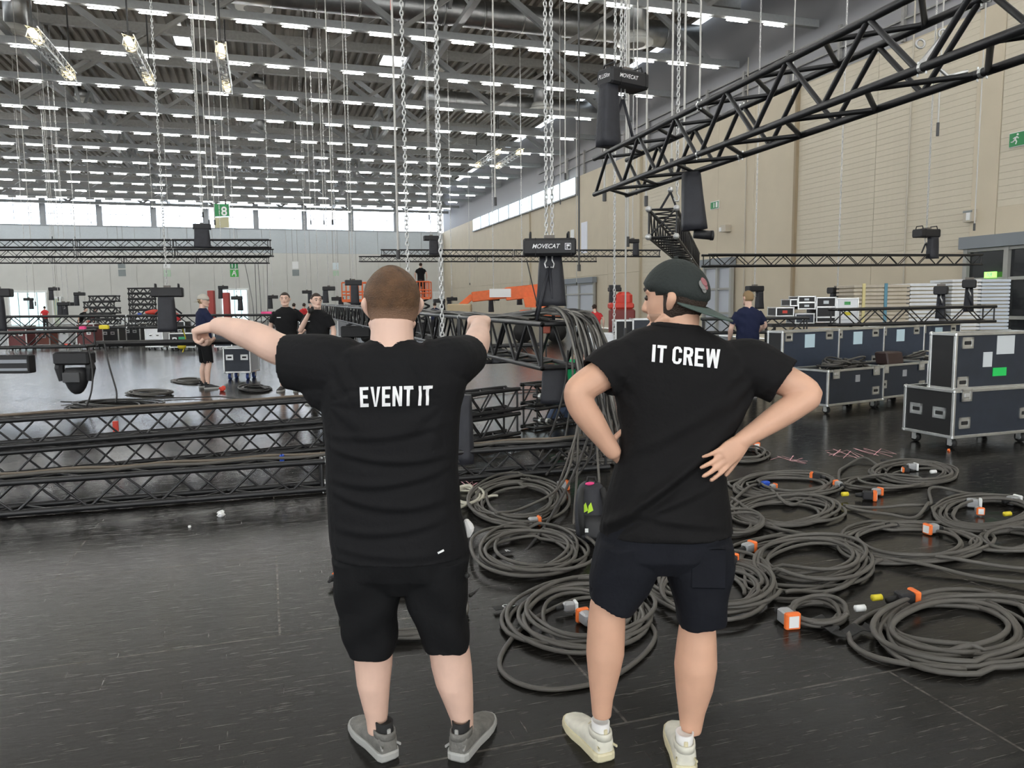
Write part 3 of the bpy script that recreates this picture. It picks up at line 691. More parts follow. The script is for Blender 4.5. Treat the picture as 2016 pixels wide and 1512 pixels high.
# ---- lattice lamps
def lattice_lamp(a, b, label, s=.17):
    t = thing('lattice_lamp', label, 'lamp', a, group='lattice lamps under the roof'); d = b-a; L = d.length; u = d/L; sd = u.cross(UP).normalized(); up = sd.cross(u)
    for sx in (-1, 1):
        for sz in (-1, 1): bar('rail', sd*sx*s+up*sz*s, d+sd*sx*s+up*sz*s, .02, ALU, t, 6)
    n = 16
    for i in range(n):
        x0, x1 = L*i/n, L*(i+1)/n; q = 1 if i % 2 else -1
        for sx in (-1, 1):
            bar('lattice_bar', u*x0+sd*sx*s+up*q*s, u*x1+sd*sx*s-up*q*s, .014, ALU, t, 6)
            bar('lattice_bar', u*x0+sd*q*s+up*sx*s, u*x1-sd*q*s+up*sx*s, .014, ALU, t, 6)
    for x in (0, L-.95): MB().cyl(u*x, u*(x+.95), s*.72, 8).build('glow_tube', WARM, t, True)
    MB().cyl(u*.95, u*(L-.95), s*.5, 8).build('core_tube', mat('lamp_core_grey', (.5, .5, .48), .3), t, True)
    for x in (.1, L-.1): bar('hanger', u*x, u*x+UP*max(.5, 14.6-(a+u*x).z), .03, WIRED, t, 6)
    return t
lattice_lamp(ony(62, 62, 28.6), ony(141, 152, 34.2), 'leftmost glowing lattice lamp under the roof')
lattice_lamp(ony(252, 78, 28.6), ony(296, 162, 34.2), 'second glowing lattice lamp from the left')
lattice_lamp(ony(434, 92, 28.6), ony(448, 176, 34.2), 'third glowing lattice lamp from the left, steepest')
lattice_lamp(ony(983, 297, 47), ony(938, 327, 53), 'left one of the twin far lattice lamps', .14)
lattice_lamp(ony(1027, 297, 45), ony(978, 329, 51), 'right one of the twin far lattice lamps', .14)
# ---- moving head lamp and bar lamp under the left truss
p = atz(145, 683, 12.1); t = thing('moving_head_lamp', 'black moving head lamp hanging head down under the left truss', 'stage lamp', p)
S = 12.1/FPX
def LP(x, y, z=0): return HR*((x-145)*S)+UP*((683-y)*S)+HF*z
b3 = frame_M((0, 0, 0), HR, HF, UP).to_3x3()
MB().box(LP(145, 705), (70*S, .26, 26*S), b3, bev=.03).build('base_box', BLACKM, t)
for x in (118, 172): MB().tube([LP(x, 706), LP(x+(4 if x > 145 else -4), 725), LP(x, 750)], [.06, .075, .05], 8).build('yoke_arm', BLACKM, t)
rg = []
for y, w, dd in ((724, 38, .2), (735, 46, .26), (752, 44, .26), (757, 40, .22), (764, 34, .2), (772, 22, .16), (776, 10, .1)):
    rg.append([LP(146, y)+HR*(math.cos(2*math.pi*k/14)*w*S/2)+HF*(math.sin(2*math.pi*k/14)*dd/2) for k in range(14)])
MB().loft(rg).build('lamp_head', BLACKM, t, True)
MB().box(LP(146, 742, -.14), (34*S, .03, 20*S), b3, bev=.008).build('head_cover', mat('dark_grey_cover', (.05, .05, .052), .4), t)
for x in (132, 157):
    MB().tube([LP(x, 693), LP(x-3, 684), LP(x, 677), LP(x+4, 684), LP(x+1, 693)], .012, 6).build('clamp', CHROME, t, True)
MB().box(LP(133, 681), (7*S, .08, 9*S), b3).build('tape_mark', REDT, t)
p = atz(20, 690, 12.2); t = thing('lamp_bar', 'dark rectangular lamp bar hanging at the left edge', 'stage lamp', p)
def LP2(x, y, z=0): return HR*((x-20)*S)+UP*((690-y)*S)+HF*z
MB().box(LP2(18, 717), (88*S, .2, 36*S), b3, bev=.015).build('housing', BLACKM, t)
MB().box(LP2(18, 711, -.11), (84*S, .02, 7*S), b3).build('lens_strip', mat('lens_grey', (.3, .32, .35), .15), t)
MB().box(LP2(18, 727, -.11), (84*S, .02, 5*S), b3).build('lower_strip', mat('lens_grey', (.3, .32, .35), .15), t)
for x in (15, 32): MB().tube([LP2(x, 699), LP2(x-4, 693), LP2(x, 686), LP2(x+4, 693)], .012, 6).build('clamp', CHROME, t, True)
def tape(px, py, zc, w, h, ma, label):
    o = MB().box((0, 0, 0), (w, .06, h), bev=.01).build('tape_band', ma); o.location = atz(px, py, zc); o.rotation_euler = (0, 0, -YAW); tag(o, label, 'tape')
tape(163, 647, 12.15, .10, .075, PINKT, 'pink tape band on the left truss')
tape(275, 620, 15.9, .07, .08, BLUET, 'blue tape on the waist-height truss near the chain bag')
tape(525, 616, 15.6, .22, .055, PINKT, 'pink tape on the waist-height truss before the standing men')
tape(205, 644, 13, .16, .07, YELL, 'yellow tape bundle on the left truss end')
tape(555, 902, 6.55, .03, .07, BLUET, 'blue tape on the front floor truss')
tape(1075, 648, 9.1, .10, .1, mat('rust_tape', (.45, .12, .08), .6), 'rust-red tape at the sling on the cable truss')
o = MB().box((0, 0, 0), (.05, .04, .14)).build('red_tag', REDT); o.location = atz(228, 842, 8); tag(o, 'small red tag behind the floor trusses', 'tag')
# ---- signs
def sign(label, px, py, zc, w, h, parts, texts=(), name='hanging_sign', xdir=HR, cat='sign', rods=True):
    p = atz(px, py, zc); t = thing(name, label, cat, p); M3 = frame_M((0, 0, 0), xdir, -xdir.cross(UP) if False else UP.cross(xdir), UP).to_3x3()
    nrm = xdir.cross(UP)
    for (x, z, ww, hh, ma) in parts: MB().box(xdir*x+UP*z, (ww, .08, hh), M3).build('sign_panel', ma, t)
    for (s_, x, z, size, ma) in texts: text(s_, 'lettering', ma, size, xdir*x+UP*z+nrm*.045, xdir, UP, t, bold=.02)
    if rods:
        for x in (-w*.35, w*.35): bar('rod', xdir*x+UP*h/2, xdir*x+UP*(14.62-p.z), .02, STEELD, t, 6)
    return t
z8 = 66; k8 = z8/FPX
sign('green and beige hall number sign with an eight', 437, 425, z8, 31*k8, 46*k8, [(0, 11*k8, 30*k8, 24*k8, GREENS), (-1*k8, -13*k8, 28*k8, 20*k8, mat('sign_beige', (.55, .52, .33), .6)), (15*k8, 0, 2*k8, 48*k8, ALU)], [('8', 5*k8, 8*k8, 24*k8, WHITEP)])
for px, py, lab, pr, tx in ((461, 531, 'green hanging sign with the letter A', [(0, 8, 15, 12, GREENS), (0, -7, 16, 14, mat('sign_bright_green', (.05, .42, .06), .5))], [('11', 0, 8, 13, WHITEP), ('A', 0, -7, 14, WHITEP)]),
                            (240, 530, 'grey hanging sign left of the black pole', [(0, 7, 14, 11, GREYP), (0, -7, 14, 13, GREYP)], []), (329, 530, 'pale hanging sign behind the black pole', [(0, 7, 13, 10, WHITEP), (0, -8, 13, 13, mat('sign_pale_green', (.45, .6, .45), .6))], []),
                            (582, 530, 'white and grey hanging sign above the standing men', [(0, 8, 12, 14, WHITEP), (0, -7, 13, 12, GREYP)], []), (661, 530, 'white hanging sign left of the crew-cut head', [(0, 6, 11, 13, mat('sign_pale', (.7, .78, .8), .6)), (0, -8, 11, 10, mat('sign_pale_green', (.45, .6, .45), .6))], []),
                            (36, 537, 'small green sign high on the far wall', [(0, 0, 7, 14, mat('sign_bright_green', (.05, .42, .06), .5))], [])):
    zc = 76; k = zc/FPX
    sign(lab, px, py, zc, 14*k, 26*k, [(a_*k, b_*k, c*k, d*k, e) for a_, b_, c, d, e in pr], [(s_, a_*k, b_*k, c*k, e) for s_, a_, b_, c, e in tx])
MYD = V((0, -1, 0))
def wsign(label, px, py, w, h, parts, texts=(), name='exit_sign', cat='sign'):
    p = onx(px, py, XW+.075); t = thing(name, label, cat, p)
    for (y, z, ww, hh, ma, th) in parts: MB().box((-th/2, -y, z), (th, ww, hh)).build('sign_panel', ma, t)
    for (s_, y, z, size, ma) in texts: text(s_, 'lettering', ma, size, V((-.075, -y, z)), MYD, UP, t, bold=.02)
    return t
t = wsign('green emergency exit sign with running figure at the right edge', 2006, 274, .9, .42, [(.12, 0, .72, .36, GREENS, .06), (.12, 0, .76, .40, WHITEP, .04)])
M_ = MB(); base = V((-.066, .06, 0))
def sp(y, z): return base+V((0, -y, z))
for a_, b_, r in (((0, .02), (.05, .07), .022), ((.05, .07), (.10, .02), .016), ((.0, .06), (-.06, .03), .014), ((.0, .0), (-.07, -.06), .018), ((-.07, -.06), (-.12, -.05), .015), ((.0, .0), (.05, -.06), .018), ((.05, -.06), (.02, -.13), .016), ((.02, .02), (.0, .0), .03)):
    M_.cyl(sp(*a_), sp(*b_), r, 6)
M_.sph(sp(.07, .125), .028, 8); M_.build('running_figure', WHITEP, t)
MB().box((-.066, -.33, 0), (.01, .12, .3)).build('door_symbol', WHITEP, t)
t = wsign('small green and white exit sign on the beige wall', 1408, 404, .8, .36, [(0, 0, .62, .30, GREENS, .05), (.2, 0, .14, .24, WHITEP, .06), (-.02, 0, .05, .22, WHITEP, .06), (0, 0, .70, .36, WHITEP, .03)])
wsign('small wall lamp below the exit sign', 1434, 450, .5, .3, [(0, 0, .45, .3, mat('beige_lamp_box', (.5, .45, .36), .5), .3), (-.16, -.03, .14, .18, WHITEP, .34)], name='wall_lamp', cat='lamp')
wsign('beige loudspeaker box on the wall above the dark door', 1914, 425, .4, .4, [(0, 0, .32, .36, mat('beige_lamp_box', (.5, .45, .36), .5), .18), (.03, -.02, .13, .22, WHITEP, .2), (0, .12, .3, .05, GREYP, .2)], name='wall_box', cat='wall box')
wsign('white poster on the far beige wall', 1151, 468, .8, 2, [(0, 0, .95, 2.0, mat('poster_white', (.78, .80, .88), .6), .05)], name='poster', cat='poster')
wsign('small white sign left of the poster on the beige wall', 1128, 461, .5, .5, [(0, 0, .55, .6, WHITEP, .06)], name='wall_sign')
# ---- doors on the right wall
def door_r(n, px0, px1, pyt, lab, cols, header=.35):
    a = onx(px0, 560, XW-.02); b = onx(px1, 560, XW-.02); zt = onx(px0, pyt, XW).z
    t = struct(thing('door_%d' % n, lab, None, ((a+b)/2)*1)); t.location.z = 0; L = a.y-b.y
    MB().box((-.12, 0, zt-header/2), (.3, L+.3, header)).build('door_header', mat('door_header_grey', (.20, .22, .24), .5), t)
    nl = cols
    for i in range(nl+1): MB().box((-.08, -L/2+L*i/nl, zt/2), (.16, .14, zt)).build('door_post', mat('door_frame_grey', (.36, .36, .33), .5), t)
    for i in range(nl):
        y = -L/2+L*(i+.5)/nl
        for z in (1.05, 2.15, zt-header-.05): MB().box((-.06, y, z), (.14, L/nl-.1, .09)).build('door_rail', mat('door_frame_grey', (.36, .36, .33), .5), t)
        for z0, z1 in ((.05, 1.0), (1.1, 2.1), (2.2, zt-header-.1)): MB().box((-.02, y, (z0+z1)/2), (.03, L/nl-.14, z1-z0)).build('pane', DGLASS if n == 1 else mat('pale_door_glass', (.50, .53, .58), .15), t)
    return t
door_r(1, 1905, 2075, 468, 'dark glazed gate with grey frame in the right wall', 2)
door_r(2, 1390, 1443, 512, 'pale glazed double door in the beige wall behind the capped man', 2)
door_r(3, 1116, 1172, 550, 'bluish glazed doors far along the beige wall', 2)
o = sign('lit green exit lamp before the dark gate', 1950, 541, (onx(1950, 541, XW-.2)-CAM).dot(CF), .34, .16, [(0, 0, .34, .17, GREENG)], [('A8', 0, 0, .16, WHITEP)], xdir=V((0, -1, 0)), rods=False, name='exit_lamp')
# ---- openings in the back wall
def gate_b(n, px0, px1, py0, ma, lab):
    a, b = ony(px0, 600, YB-.1), ony(px1, 600, YB-.1); zt = ony((px0+px1)/2, py0, YB).z; t = struct(thing('door_%d' % n, lab, None, ((a.x+b.x)/2, YB, 0))); L = b.x-a.x
    MB().box((0, -.02, zt/2), (L, .06, zt)).build('pane', ma, t)
    MB().box((0, -.05, zt+.1), (L+.3, .2, .22)).box((-L/2, -.05, zt/2), (.15, .2, zt)).box((L/2, -.05, zt/2), (.15, .2, zt)).build('door_frame', WHITEP, t)
    for i in range(1, 4): MB().box((-L/2+L*i/4, -.06, zt/2), (.08, .06, zt)).build('door_mullion', mat('pale_cyan_frame', (.42, .58, .6), .5), t)
gate_b(4, 18, 92, 576, PANEC, 'bright glazed opening at the far left of the end wall')
gate_b(5, 436, 488, 571, PANEC, 'bright glazed opening behind the man in the cap')
gate_b(6, 104, 119, 588, mat('yellow_door_leaf', (.75, .68, .40), .6), 'pale yellow door in the end wall')
gate_b(7, 855, 915, 577, mat('white_gate_leaf', (.75, .76, .74), .6), 'white gate in the end wall by the corner')
# ================================================================== flight cases
def caster(t, p, s=1, wm=RUBBER, wb=True):
    o = MB().box((0, 0, -.012), (.09*s, .09*s, .02)).box((-.028*s, 0, -.055*s), (.006, .05*s, .08*s)).box((.028*s, 0, -.055*s), (.006, .05*s, .08*s)).build('caster', ALUD, t); o.location = p
    MB().cyl((-.02*s, 0, -.075*s), (.02*s, 0, -.075*s), .05*s, 14).build('wheel', wm, o, True)
    MB().cyl((-.022*s, 0, -.075*s), (.022*s, 0, -.075*s), .026*s, 10).build('wheel_hub', WHITEP, o, True)
def dish(t, c, x, z, n, w=.16, h=.12, name='handle'):
    M3 = frame_M((0, 0, 0), x, n, z).to_3x3(); c = V(c)
    o = MB()
    for dx, dz, ww, hh in ((-w/2+.012, 0, .024, h), (w/2-.012, 0, .024, h), (0, -h/2+.012, w, .024), (0, h/2-.012, w, .024)): o.box(c+x*dx+z*dz, (ww, .012, hh), M3)
    o.box(c-n*.002, (w-.02, .004, h-.02), M3)
    o = o.build(name, ALUD, t)
    MB().box(c+n*.004, (w*.55, .014, h*.32), M3, bev=.004).build('grip', RUBBER if name == 'handle' else CHROME, o)
def case(label, o, u, L, D, H, panel=PANELN, edge=.032, wheels=.12, inner=None, endpanel=None, front_dishes=(), end_dishes=(), latches=(), stickers=(), group=None, name='flight_case', open_=False, wm=RUBBER, fr=None, sc=1):
    """o = front left lower corner of the box on the floor (before wheels), u = along the front"""
    u = V(u).normalized(); d = V((-u.y, u.x, 0)) if fr is None else V(fr)
    if d.dot(HF) < 0 and fr is None: d = -d
    t = thing(name, label, 'flight case', V(o), group=group)
    t.matrix_world = frame_M(V(o), u, d, UP)
    X, Y, Z = V((1, 0, 0)), V((0, 1, 0)), V((0, 0, 1)); w = wheels
    b = MB(); th = .014
    b.box((L/2, D/2, w+th/2), (L, D, th)); b.box((L/2, th/2, w+H/2), (L-.01, th, H)); b.box((L/2, D-th/2, w+H/2), (L-.01, th, H))
    if not open_: b.box((L/2, D/2, w+H-th/2), (L, D, th))
    b.build('body', panel, t)
    for x in (th/2, L-th/2): MB().box((x, D/2, w+H/2), (th, D-.02, H)).build('end_panel', endpanel or panel, t)
    E = edge
    def ed(a, b_):
        a, b_ = V(a), V(b_); q = b_-a; c = (a+b_)/2
        MB().box(c, (max(abs(q.x), E), max(abs(q.y), E), max(abs(q.z), E)), bev=.004).build('edge', ALUD, t)
    for z in (w, w+H):
        ed((0, 0, z), (L, 0, z)); ed((0, D, z), (L, D, z)); ed((0, 0, z), (0, D, z)); ed((L, 0, z), (L, D, z))
    for x in (0, L):
        for y in (0, D): ed((x, y, w), (x, y, w+H))
    for x in (0, L):
        for y in (0, D):
            for z in (w, w+H): MB().box((x, y, z), (E*1.5,)*3, bev=E*.4).build('corner', ALUD, t)
    for (x, z) in front_dishes: dish(t, (x*L, -.006, w+z*H), X, Z, -Y)
    for (y, z) in end_dishes: dish(t, (-.006, y*D, w+z*H), -Y, Z, -X)
    for x in latches: dish(t, (x*L, -.02, w+H-.045*sc), X, Z, -Y, .14, .13, 'latch')
    for (x, z, ww, hh, ma) in stickers: MB().box((x*L, -.004, w+z*H), (ww, .006, hh)).build('sticker', ma, t)
    if wheels:
        for x in (.09, L-.09):
            for y in (.08, D-.08): caster(t, (x, y, w-.0), w/.125, wm)
    return t
# right front case with its lid standing on top
c0 = gnd(1873, 886); c1 = gnd(2016, 872); u = (c1-c0).normalized(); c0 = c0+u*.0
stick = mat('sticker_pale', (.62, .66, .68), .5)
fc = case('open black cable trunk at the right edge, another case on its rim', c0, u, 1.2, .62, .49, wheels=.135, open_=True, endpanel=PANELK, front_dishes=((.13, .30), (.87, .42)), end_dishes=((.27, .5), (.75, .52)), latches=(.13,))
dd = V((-u.y, u.x, 0)); dd = dd if dd.dot(HF) > 0 else -dd
lid = case('dark case lid standing upright on the open trunk at the right edge', c0+u*.02+dd*.03+UP*(.135+.49+.02), u, 1.16, .30, .58, wheels=0, endpanel=PANELK, front_dishes=((.14, .84), (.10, .12)), stickers=((.62, .78, .26, .2, stick), (.40, .52, .13, .16, stick), (.56, .28, .20, .09, mat('sticker_green', (.02, .62, .12), .5))), fr=dd)
# row of open trunks behind with raised lids
r0 = gnd(1560, 822); r1 = gnd(1738, 800); u = (r1-r0).normalized(); dd = V((-u.y, u.x, 0)); dd = dd if dd.dot(HF) > 0 else -dd
LL = 1.24; step = 1.27
# align so that the seam between first and second trunk falls at the seen corner
e0 = gnd(1736, 803); base = e0-u*LL
names = ['first open trunk in the row, heaped with cables', 'second open trunk in the row, a brown box in it', 'third open trunk in the row, half hidden', 'last trunk of the row at the right edge']
for i in range(4):
    o = base+u*(step*i)+dd*(.1*i)
    case(names[i]+', lid raised', o, u, LL, .62, .48, wheels=.13, open_=True, front_dishes=((.86, .30),) if i == 0 else ((.1, .42), (.88, .3)), latches=(.12, .85), stickers=((.52, .72, .10, .1, mat('sticker_grey', (.35, .36, .38), .5)),), group='open cable trunks in a row')
    l0 = o+dd*.70+UP*.58-u*.12
    ld = case('raised navy lid of the %s open trunk' % ('first', 'second', 'third', 'last')[i], l0, u, LL+.02, .26, .56, wheels=0, panel=PANELI, endpanel=PANELK, group='raised trunk lids', fr=dd, name='trunk_lid', stickers=((.47, .74, .22, .2, mat('sticker_blue_white', (.55, .72, .80), .5)),), front_dishes=((.1, .86), (.82, .86), (.1, .1), (.82, .1)))
# cables heaped in the first trunk and bits in the others
def heap(label, o, n, L, D, z, seed):
    r = random.Random(seed)
    t = thing('cable_heap', label, 'cables', o)
    for i in range(n):
        c = V((r.uniform(.2, L-.2), r.uniform(.12, D-.1), z+r.uniform(-.1, .06))); R0 = r.uniform(.1, .22); a0 = r.uniform(0, 6); ti = r.uniform(-.35, .35)
        pts = [c+V((math.cos(a)*R0, math.sin(a)*R0*.7, math.sin(a+a0)*R0*ti)) for a in [2*math.pi*k/14 for k in range(14)]]
        MB().tube([u*p.x+dd*p.y+UP*p.z for p in pts], .013, 5, True).build('cable_loop', CABLE if i % 3 else CABLEW if i % 11 == 0 else CABLED, t, True)
heap('tangled dark cables heaped in the first open trunk', base, 30, LL, .5, .66, 3)
heap('a few cable loops in the third open trunk', base+u*step*2+dd*.2, 9, LL, .5, .66, 5)
o = MB().box((0, 0, 0), (.40, .22, .2), frame_M((0, 0, 0), u, dd, (UP+dd*.2).normalized()).to_3x3(), bev=.02); o = o.build('brown_box', mat('dark_brown_box', (.035, .018, .016), .5)); o.location = base+u*(step+.55)+dd*.3+UP*.70; tag(o, 'dark brown box lying in the second open trunk', 'box')
# narrow trunk ends stacked left of the row
# rolling case mid left
w0 = gnd(443, 748); case_u = (gnd(505, 748)-gnd(443, 748)).normalized()
case('silver and navy rolling flight case behind the pointing arm', w0, HR, .57, .55, .52, wheels=.17, front_dishes=((.22, .62), (.78, .62)), wm=BLUEW, panel=PANELN, endpanel=mat('grey_end_panel', (.45, .47, .5), .4), fr=HF)
# small equipment cases on the trunks' far side
def box_case(label, px, py, zc, w, h, d=.45, panel=PANELK, st=None, name='equipment_case', group='small equipment cases by the navy shirt'):
    p = atz(px, py, zc); S = zc/FPX
    return case(label, p-HR*(w*S/2), HR, w*S, d, h*S, wheels=0, panel=panel, edge=.022, group=group, name=name, fr=HF, stickers=((.5, .5, w*S*.28, h*S*.35, st),) if st else ())
zc = 13.9
WP = mat('white_case_panel', (.76, .78, .80), .45)
for l, px, py, w, h, pn, st in (('black case at the bottom left of the small stack', 1584, 636, 36, 18, PANELN, stick), ('red-marked case at the left end of the small stack', 1545, 622, 34, 16, PANELK, REDM), ('small dark case behind the stack', 1563, 602, 14, 12, PANELK, None), ('topmost black case of the left pile', 1588, 595, 33, 11, PANELK, stick), ('middle black case of the left pile', 1588, 608, 33, 12, PANELK, stick),
    ('upper black case right of the left pile', 1626, 604, 37, 18, PANELK, stick), ('middle black case right of the left pile', 1626, 624, 37, 19, PANELK, None), ('lowest black case right of the left pile', 1626, 634, 37, 9, PANELK, None),
    ('upper white case with a green mark', 1668, 606, 42, 18, WP, mat('mark_green', (.05, .3, .08), .5)), ('middle white case with a yellow mark', 1668, 627, 43, 19, WP, mat('mark_yellow', (.7, .6, .03), .5)), ('lowest white case of the small stack', 1668, 637, 43, 9, WP, None)):
    box_case(l, px, py, zc, w, h, panel=pn, st=st)
# stand holding the small stack so that nothing floats
p = atz(1612, 637, zc); t = thing('work_table', 'dark table under the small equipment cases', 'table', (p.x, p.y, 0))
MB().box(HF*.25+UP*(p.z-.03), (1.75, .6, .05), frame_M((0, 0, 0), HR, HF, UP).to_3x3()).build('table_top', BLACKM, t)
for sx in (-.8, .8):
    for sy in (.02, .48): bar('leg', HR*sx+HF*sy, HR*sx+HF*sy+UP*(p.z-.05), .025, BLACKM, t)
# stacks of stage boards by the wall
def boards(label, px0, px1, pyt, zc, n, th, ma, dep=1.0, straps=()):
    a, b = atz(px0, pyt, zc), atz(px1, pyt, zc); w = (b-a).length; t = thing('board_stack', label, 'stack of boards', (a.x, a.y, 0)); zt = a.z; M3 = frame_M((0, 0, 0), HR, HF, UP).to_3x3()
    me = MB().box((0, 0, 0), (w, dep, th*.72), M3, bev=.006).mesh('board', ma); gap = MB().box((0, 0, 0), (w-.1, dep-.1, th*.3), M3).mesh('spacer', SEAMD)
    for i in range(n):
        c = HR*(w/2)+HF*(dep/2)+UP*(zt-th*(i+.5)); inst('board', me, t, Matrix.Translation(c)); inst('spacer', gap, t, Matrix.Translation(c-UP*th*.5))
    for x, ma2 in straps: MB().box(HR*(w*x)-HF*.01+UP*(zt-th*n/2), (.07, .03, th*n+.04), M3).build('strap', ma2, t)
boards('tall stack of beige stage boards with straps by the right wall', 1681, 1792, 560, 18.6, 22, .095, DECKB, straps=((.18, STRAPY), (.57, STRAPB)))
boards('stack of bright white stage boards beside the beige one', 1792, 1852, 557, 18.7, 22, .095, DECKW)
boards('white board stack between the two tilted hoists', 1875, 1933, 549, 18.6, 24, .09, DECKW)
boards('pale blue-white board stack at the right', 1933, 1991, 549, 18.7, 24, .09, mat('pale_blue_board', (.62, .68, .76), .4))
# ================================================================== people
def ellring(c, a, b, n=24, p=2.2):
    out = []
    for k in range(n):
        t = 2*math.pi*k/n; x, y = math.cos(t), math.sin(t)
        out.append(c+a*math.copysign(abs(x)**(2/p), x)+b*math.copysign(abs(y)**(2/p), y))
    return out
def limb_rings(pts, n=16, per=5, flat=1.0, fdir=None):
    """pts = [(point, radius)] -> smooth rings"""
    P = spline([p for p, r in pts], per); rs = []
    R3 = spline([V((r, 0, 0)) for p, r in pts], per); rs = [max(.004, q.x) for q in R3]
    rings = []; x = None
    for i, p in enumerate(P):
        t = (P[min(i+1, len(P)-1)]-P[max(i-1, 0)])
        t = t.normalized() if t.length > 1e-7 else V((0, 0, 1))
        if fdir is not None: x = fdir - t*fdir.dot(t)
        else: x = t.orthogonal() if x is None else x-t*x.dot(t)
        x.normalize(); y = t.cross(x); rings.append(ellring(p, x*rs[i]*flat, y*rs[i], n, 2))
    return rings, P, rs
def limb(mb, pts, n=16, per=5, flat=1.0, fdir=None, round0=True, round1=True):
    rings, P, rs = limb_rings(pts, n, per, flat, fdir)
    def capr(ring, c, d, r): 
        out = []
        for f in (.5, .8, .95): out.append([c+d*(r*f)+(q-c)*math.sqrt(1-f*f) for q in ring])
        return out
    if round1 and len(P) > 1:
        d = (P[-1]-P[-2]).normalized(); rings = rings+capr(rings[-1], P[-1], d, rs[-1])
    if round0 and len(P) > 1:
        d = (P[0]-P[1]).normalized(); rings = capr(rings[0], P[0], d, rs[0])[::-1]+rings
    mb.loft(rings)
def sleeve(mb, pts, thick=.008, depth=.05, n=20, per=5, flat=1.0, fdir=None):
    """tube whose far end is hollow like a cuff"""
    rings, P, rs = limb_rings(pts, n, per, flat, fdir); d = (P[-1]-P[-2]).normalized(); last = rings[-1]; c = P[-1]; r = rs[-1]
    k = 1-thick/r
    rings += [[c+(q-c)*k for q in last], [c-d*depth+(q-c)*k for q in last]]
    mb.loft(rings)
def hollow(rings, c, d, thick=.01, depth=.05):
    last = rings[-1]; r = sum((q-c).length for q in last)/len(last); k = 1-thick/r
    return rings+[[c+(q-c)*k for q in last], [c-d*depth+(q-c)*k for q in last]]
def remesh(mb, name, ma, vox, smooth=6, parent=None, disp=None, fac=.5):
    me = mb.mesh(name+'_raw', ma); ob = bpy.data.objects.new(name, me); COL.objects.link(ob)
    md = ob.modifiers.new('r', 'REMESH'); md.mode = 'VOXEL'; md.voxel_size = vox; md.use_smooth_shade = True
    if smooth:
        s = ob.modifiers.new('s', 'SMOOTH'); s.factor = fac; s.iterations = smooth
    dg = bpy.context.evaluated_depsgraph_get(); out = bpy.data.meshes.new_from_object(ob.evaluated_get(dg)); out.name = name
    bpy.data.objects.remove(ob); bpy.data.meshes.remove(me)
    if disp:
        nrm = [v.normal.copy() for v in out.vertices]
        for v, nn in zip(out.vertices, nrm): v.co += nn*disp(v.co, nn)
    out.materials.clear(); out.materials.append(ma); out.shade_smooth()
    return link(bpy.data.objects.new(name, out), parent)
def basis(face, up=UP):
    f = V(face).normalized(); r = f.cross(up).normalized(); return r, f, r.cross(f).normalized()     # right, face, up
def headpt(d, s=1.0, g=0.0):
    x, y, z = d; rx, ry, rz = .077, .098, .118
    if z < 0: rx *= 1-.24*z*z
    if z < -.1 and y < 0: ry *= 1-.42*min(1, (-z-.1)/.9)
    if z > 0: rx *= 1+.12*math.sin(z*math.pi); ry *= 1+.05*math.sin(z*math.pi)
    if y > .3 and z > -.6: ry *= .97
    return V((x*(rx+g), y*(ry+g)+(.006 if z < 0 else 0)*(-z), z*(rz+g)))*s
def head_mesh(mb, C, face, s=1.0, tilt=UP, features=True):
    r, f, u = basis(face, tilt); W = lambda p: C+r*p.x+f*p.y+u*p.z
    rings = []
    for i in range(1, 24):
        t = math.pi*i/24; rings.append([W(headpt((math.sin(t)*math.cos(a), math.sin(t)*math.sin(a), -math.cos(t)), s)) for a in [2*math.pi*k/28 for k in range(28)]])
    mb.loft(rings)
    Q = lambda x, y, z: C+r*x*s+f*y*s+u*z*s
    if features:
        limb(mb, [(Q(0, .088, .018), .008), (Q(0, .100, -.012), .011), (Q(0, .105, -.030), .0135)], 10, 3)
        for sx in (-1, 1): limb(mb, [(Q(.010*sx, .094, -.034), .009), (Q(.012*sx, .088, -.036), .006)], 8, 2)
        limb(mb, [(Q(-.05, .072, .028), .012), (Q(0, .092, .030), .012), (Q(.05, .072, .028), .012)], 8, 3)     # brow
        limb(mb, [(Q(-.022, .080, -.060), .008), (Q(0, .089, -.058), .009), (Q(.022, .080, -.060), .008)], 8, 3) # lips
        limb(mb, [(Q(-.028, .066, -.098), .020), (Q(0, .078, -.100), .023), (Q(.028, .066, -.098), .020)], 10, 3)  # chin
        limb(mb, [(Q(-.064, .006, -.062), .016), (Q(-.048, .045, -.090), .018)], 8, 3); limb(mb, [(Q(.064, .006, -.062), .016), (Q(.048, .045, -.090), .018)], 8, 3)
    for sx in (-1, 1):
        limb(mb, [(Q(.074*sx, -.004, -.036), .010), (Q(.087*sx, -.012, -.016), .0145), (Q(.093*sx, -.020, .004), .017), (Q(.086*sx, -.012, .018), .012)], 10, 4, flat=.62, fdir=r)
    return W, Q
def face_parts(Q, s, parent, beard=None, browm=HAIRD):
    for sx in (-1, 1):
        MB().sph(Q(.032*sx, .086, .006), .0095*s, 8).build('eye', EYEM, parent, True)
        o = MB(); limb(o, [(Q(.016*sx, .099, .030), .004), (Q(.034*sx, .094, .036), .005), (Q(.052*sx, .080, .030), .0035)], 8, 3); o.build('eyebrow', browm, parent, True)
    o = MB(); limb(o, [(Q(-.021, .090, -.060), .0045), (Q(0, .1015, -.058), .006), (Q(.021, .090, -.060), .0045)], 8, 3); o.build('mouth', LIPM, parent, True)
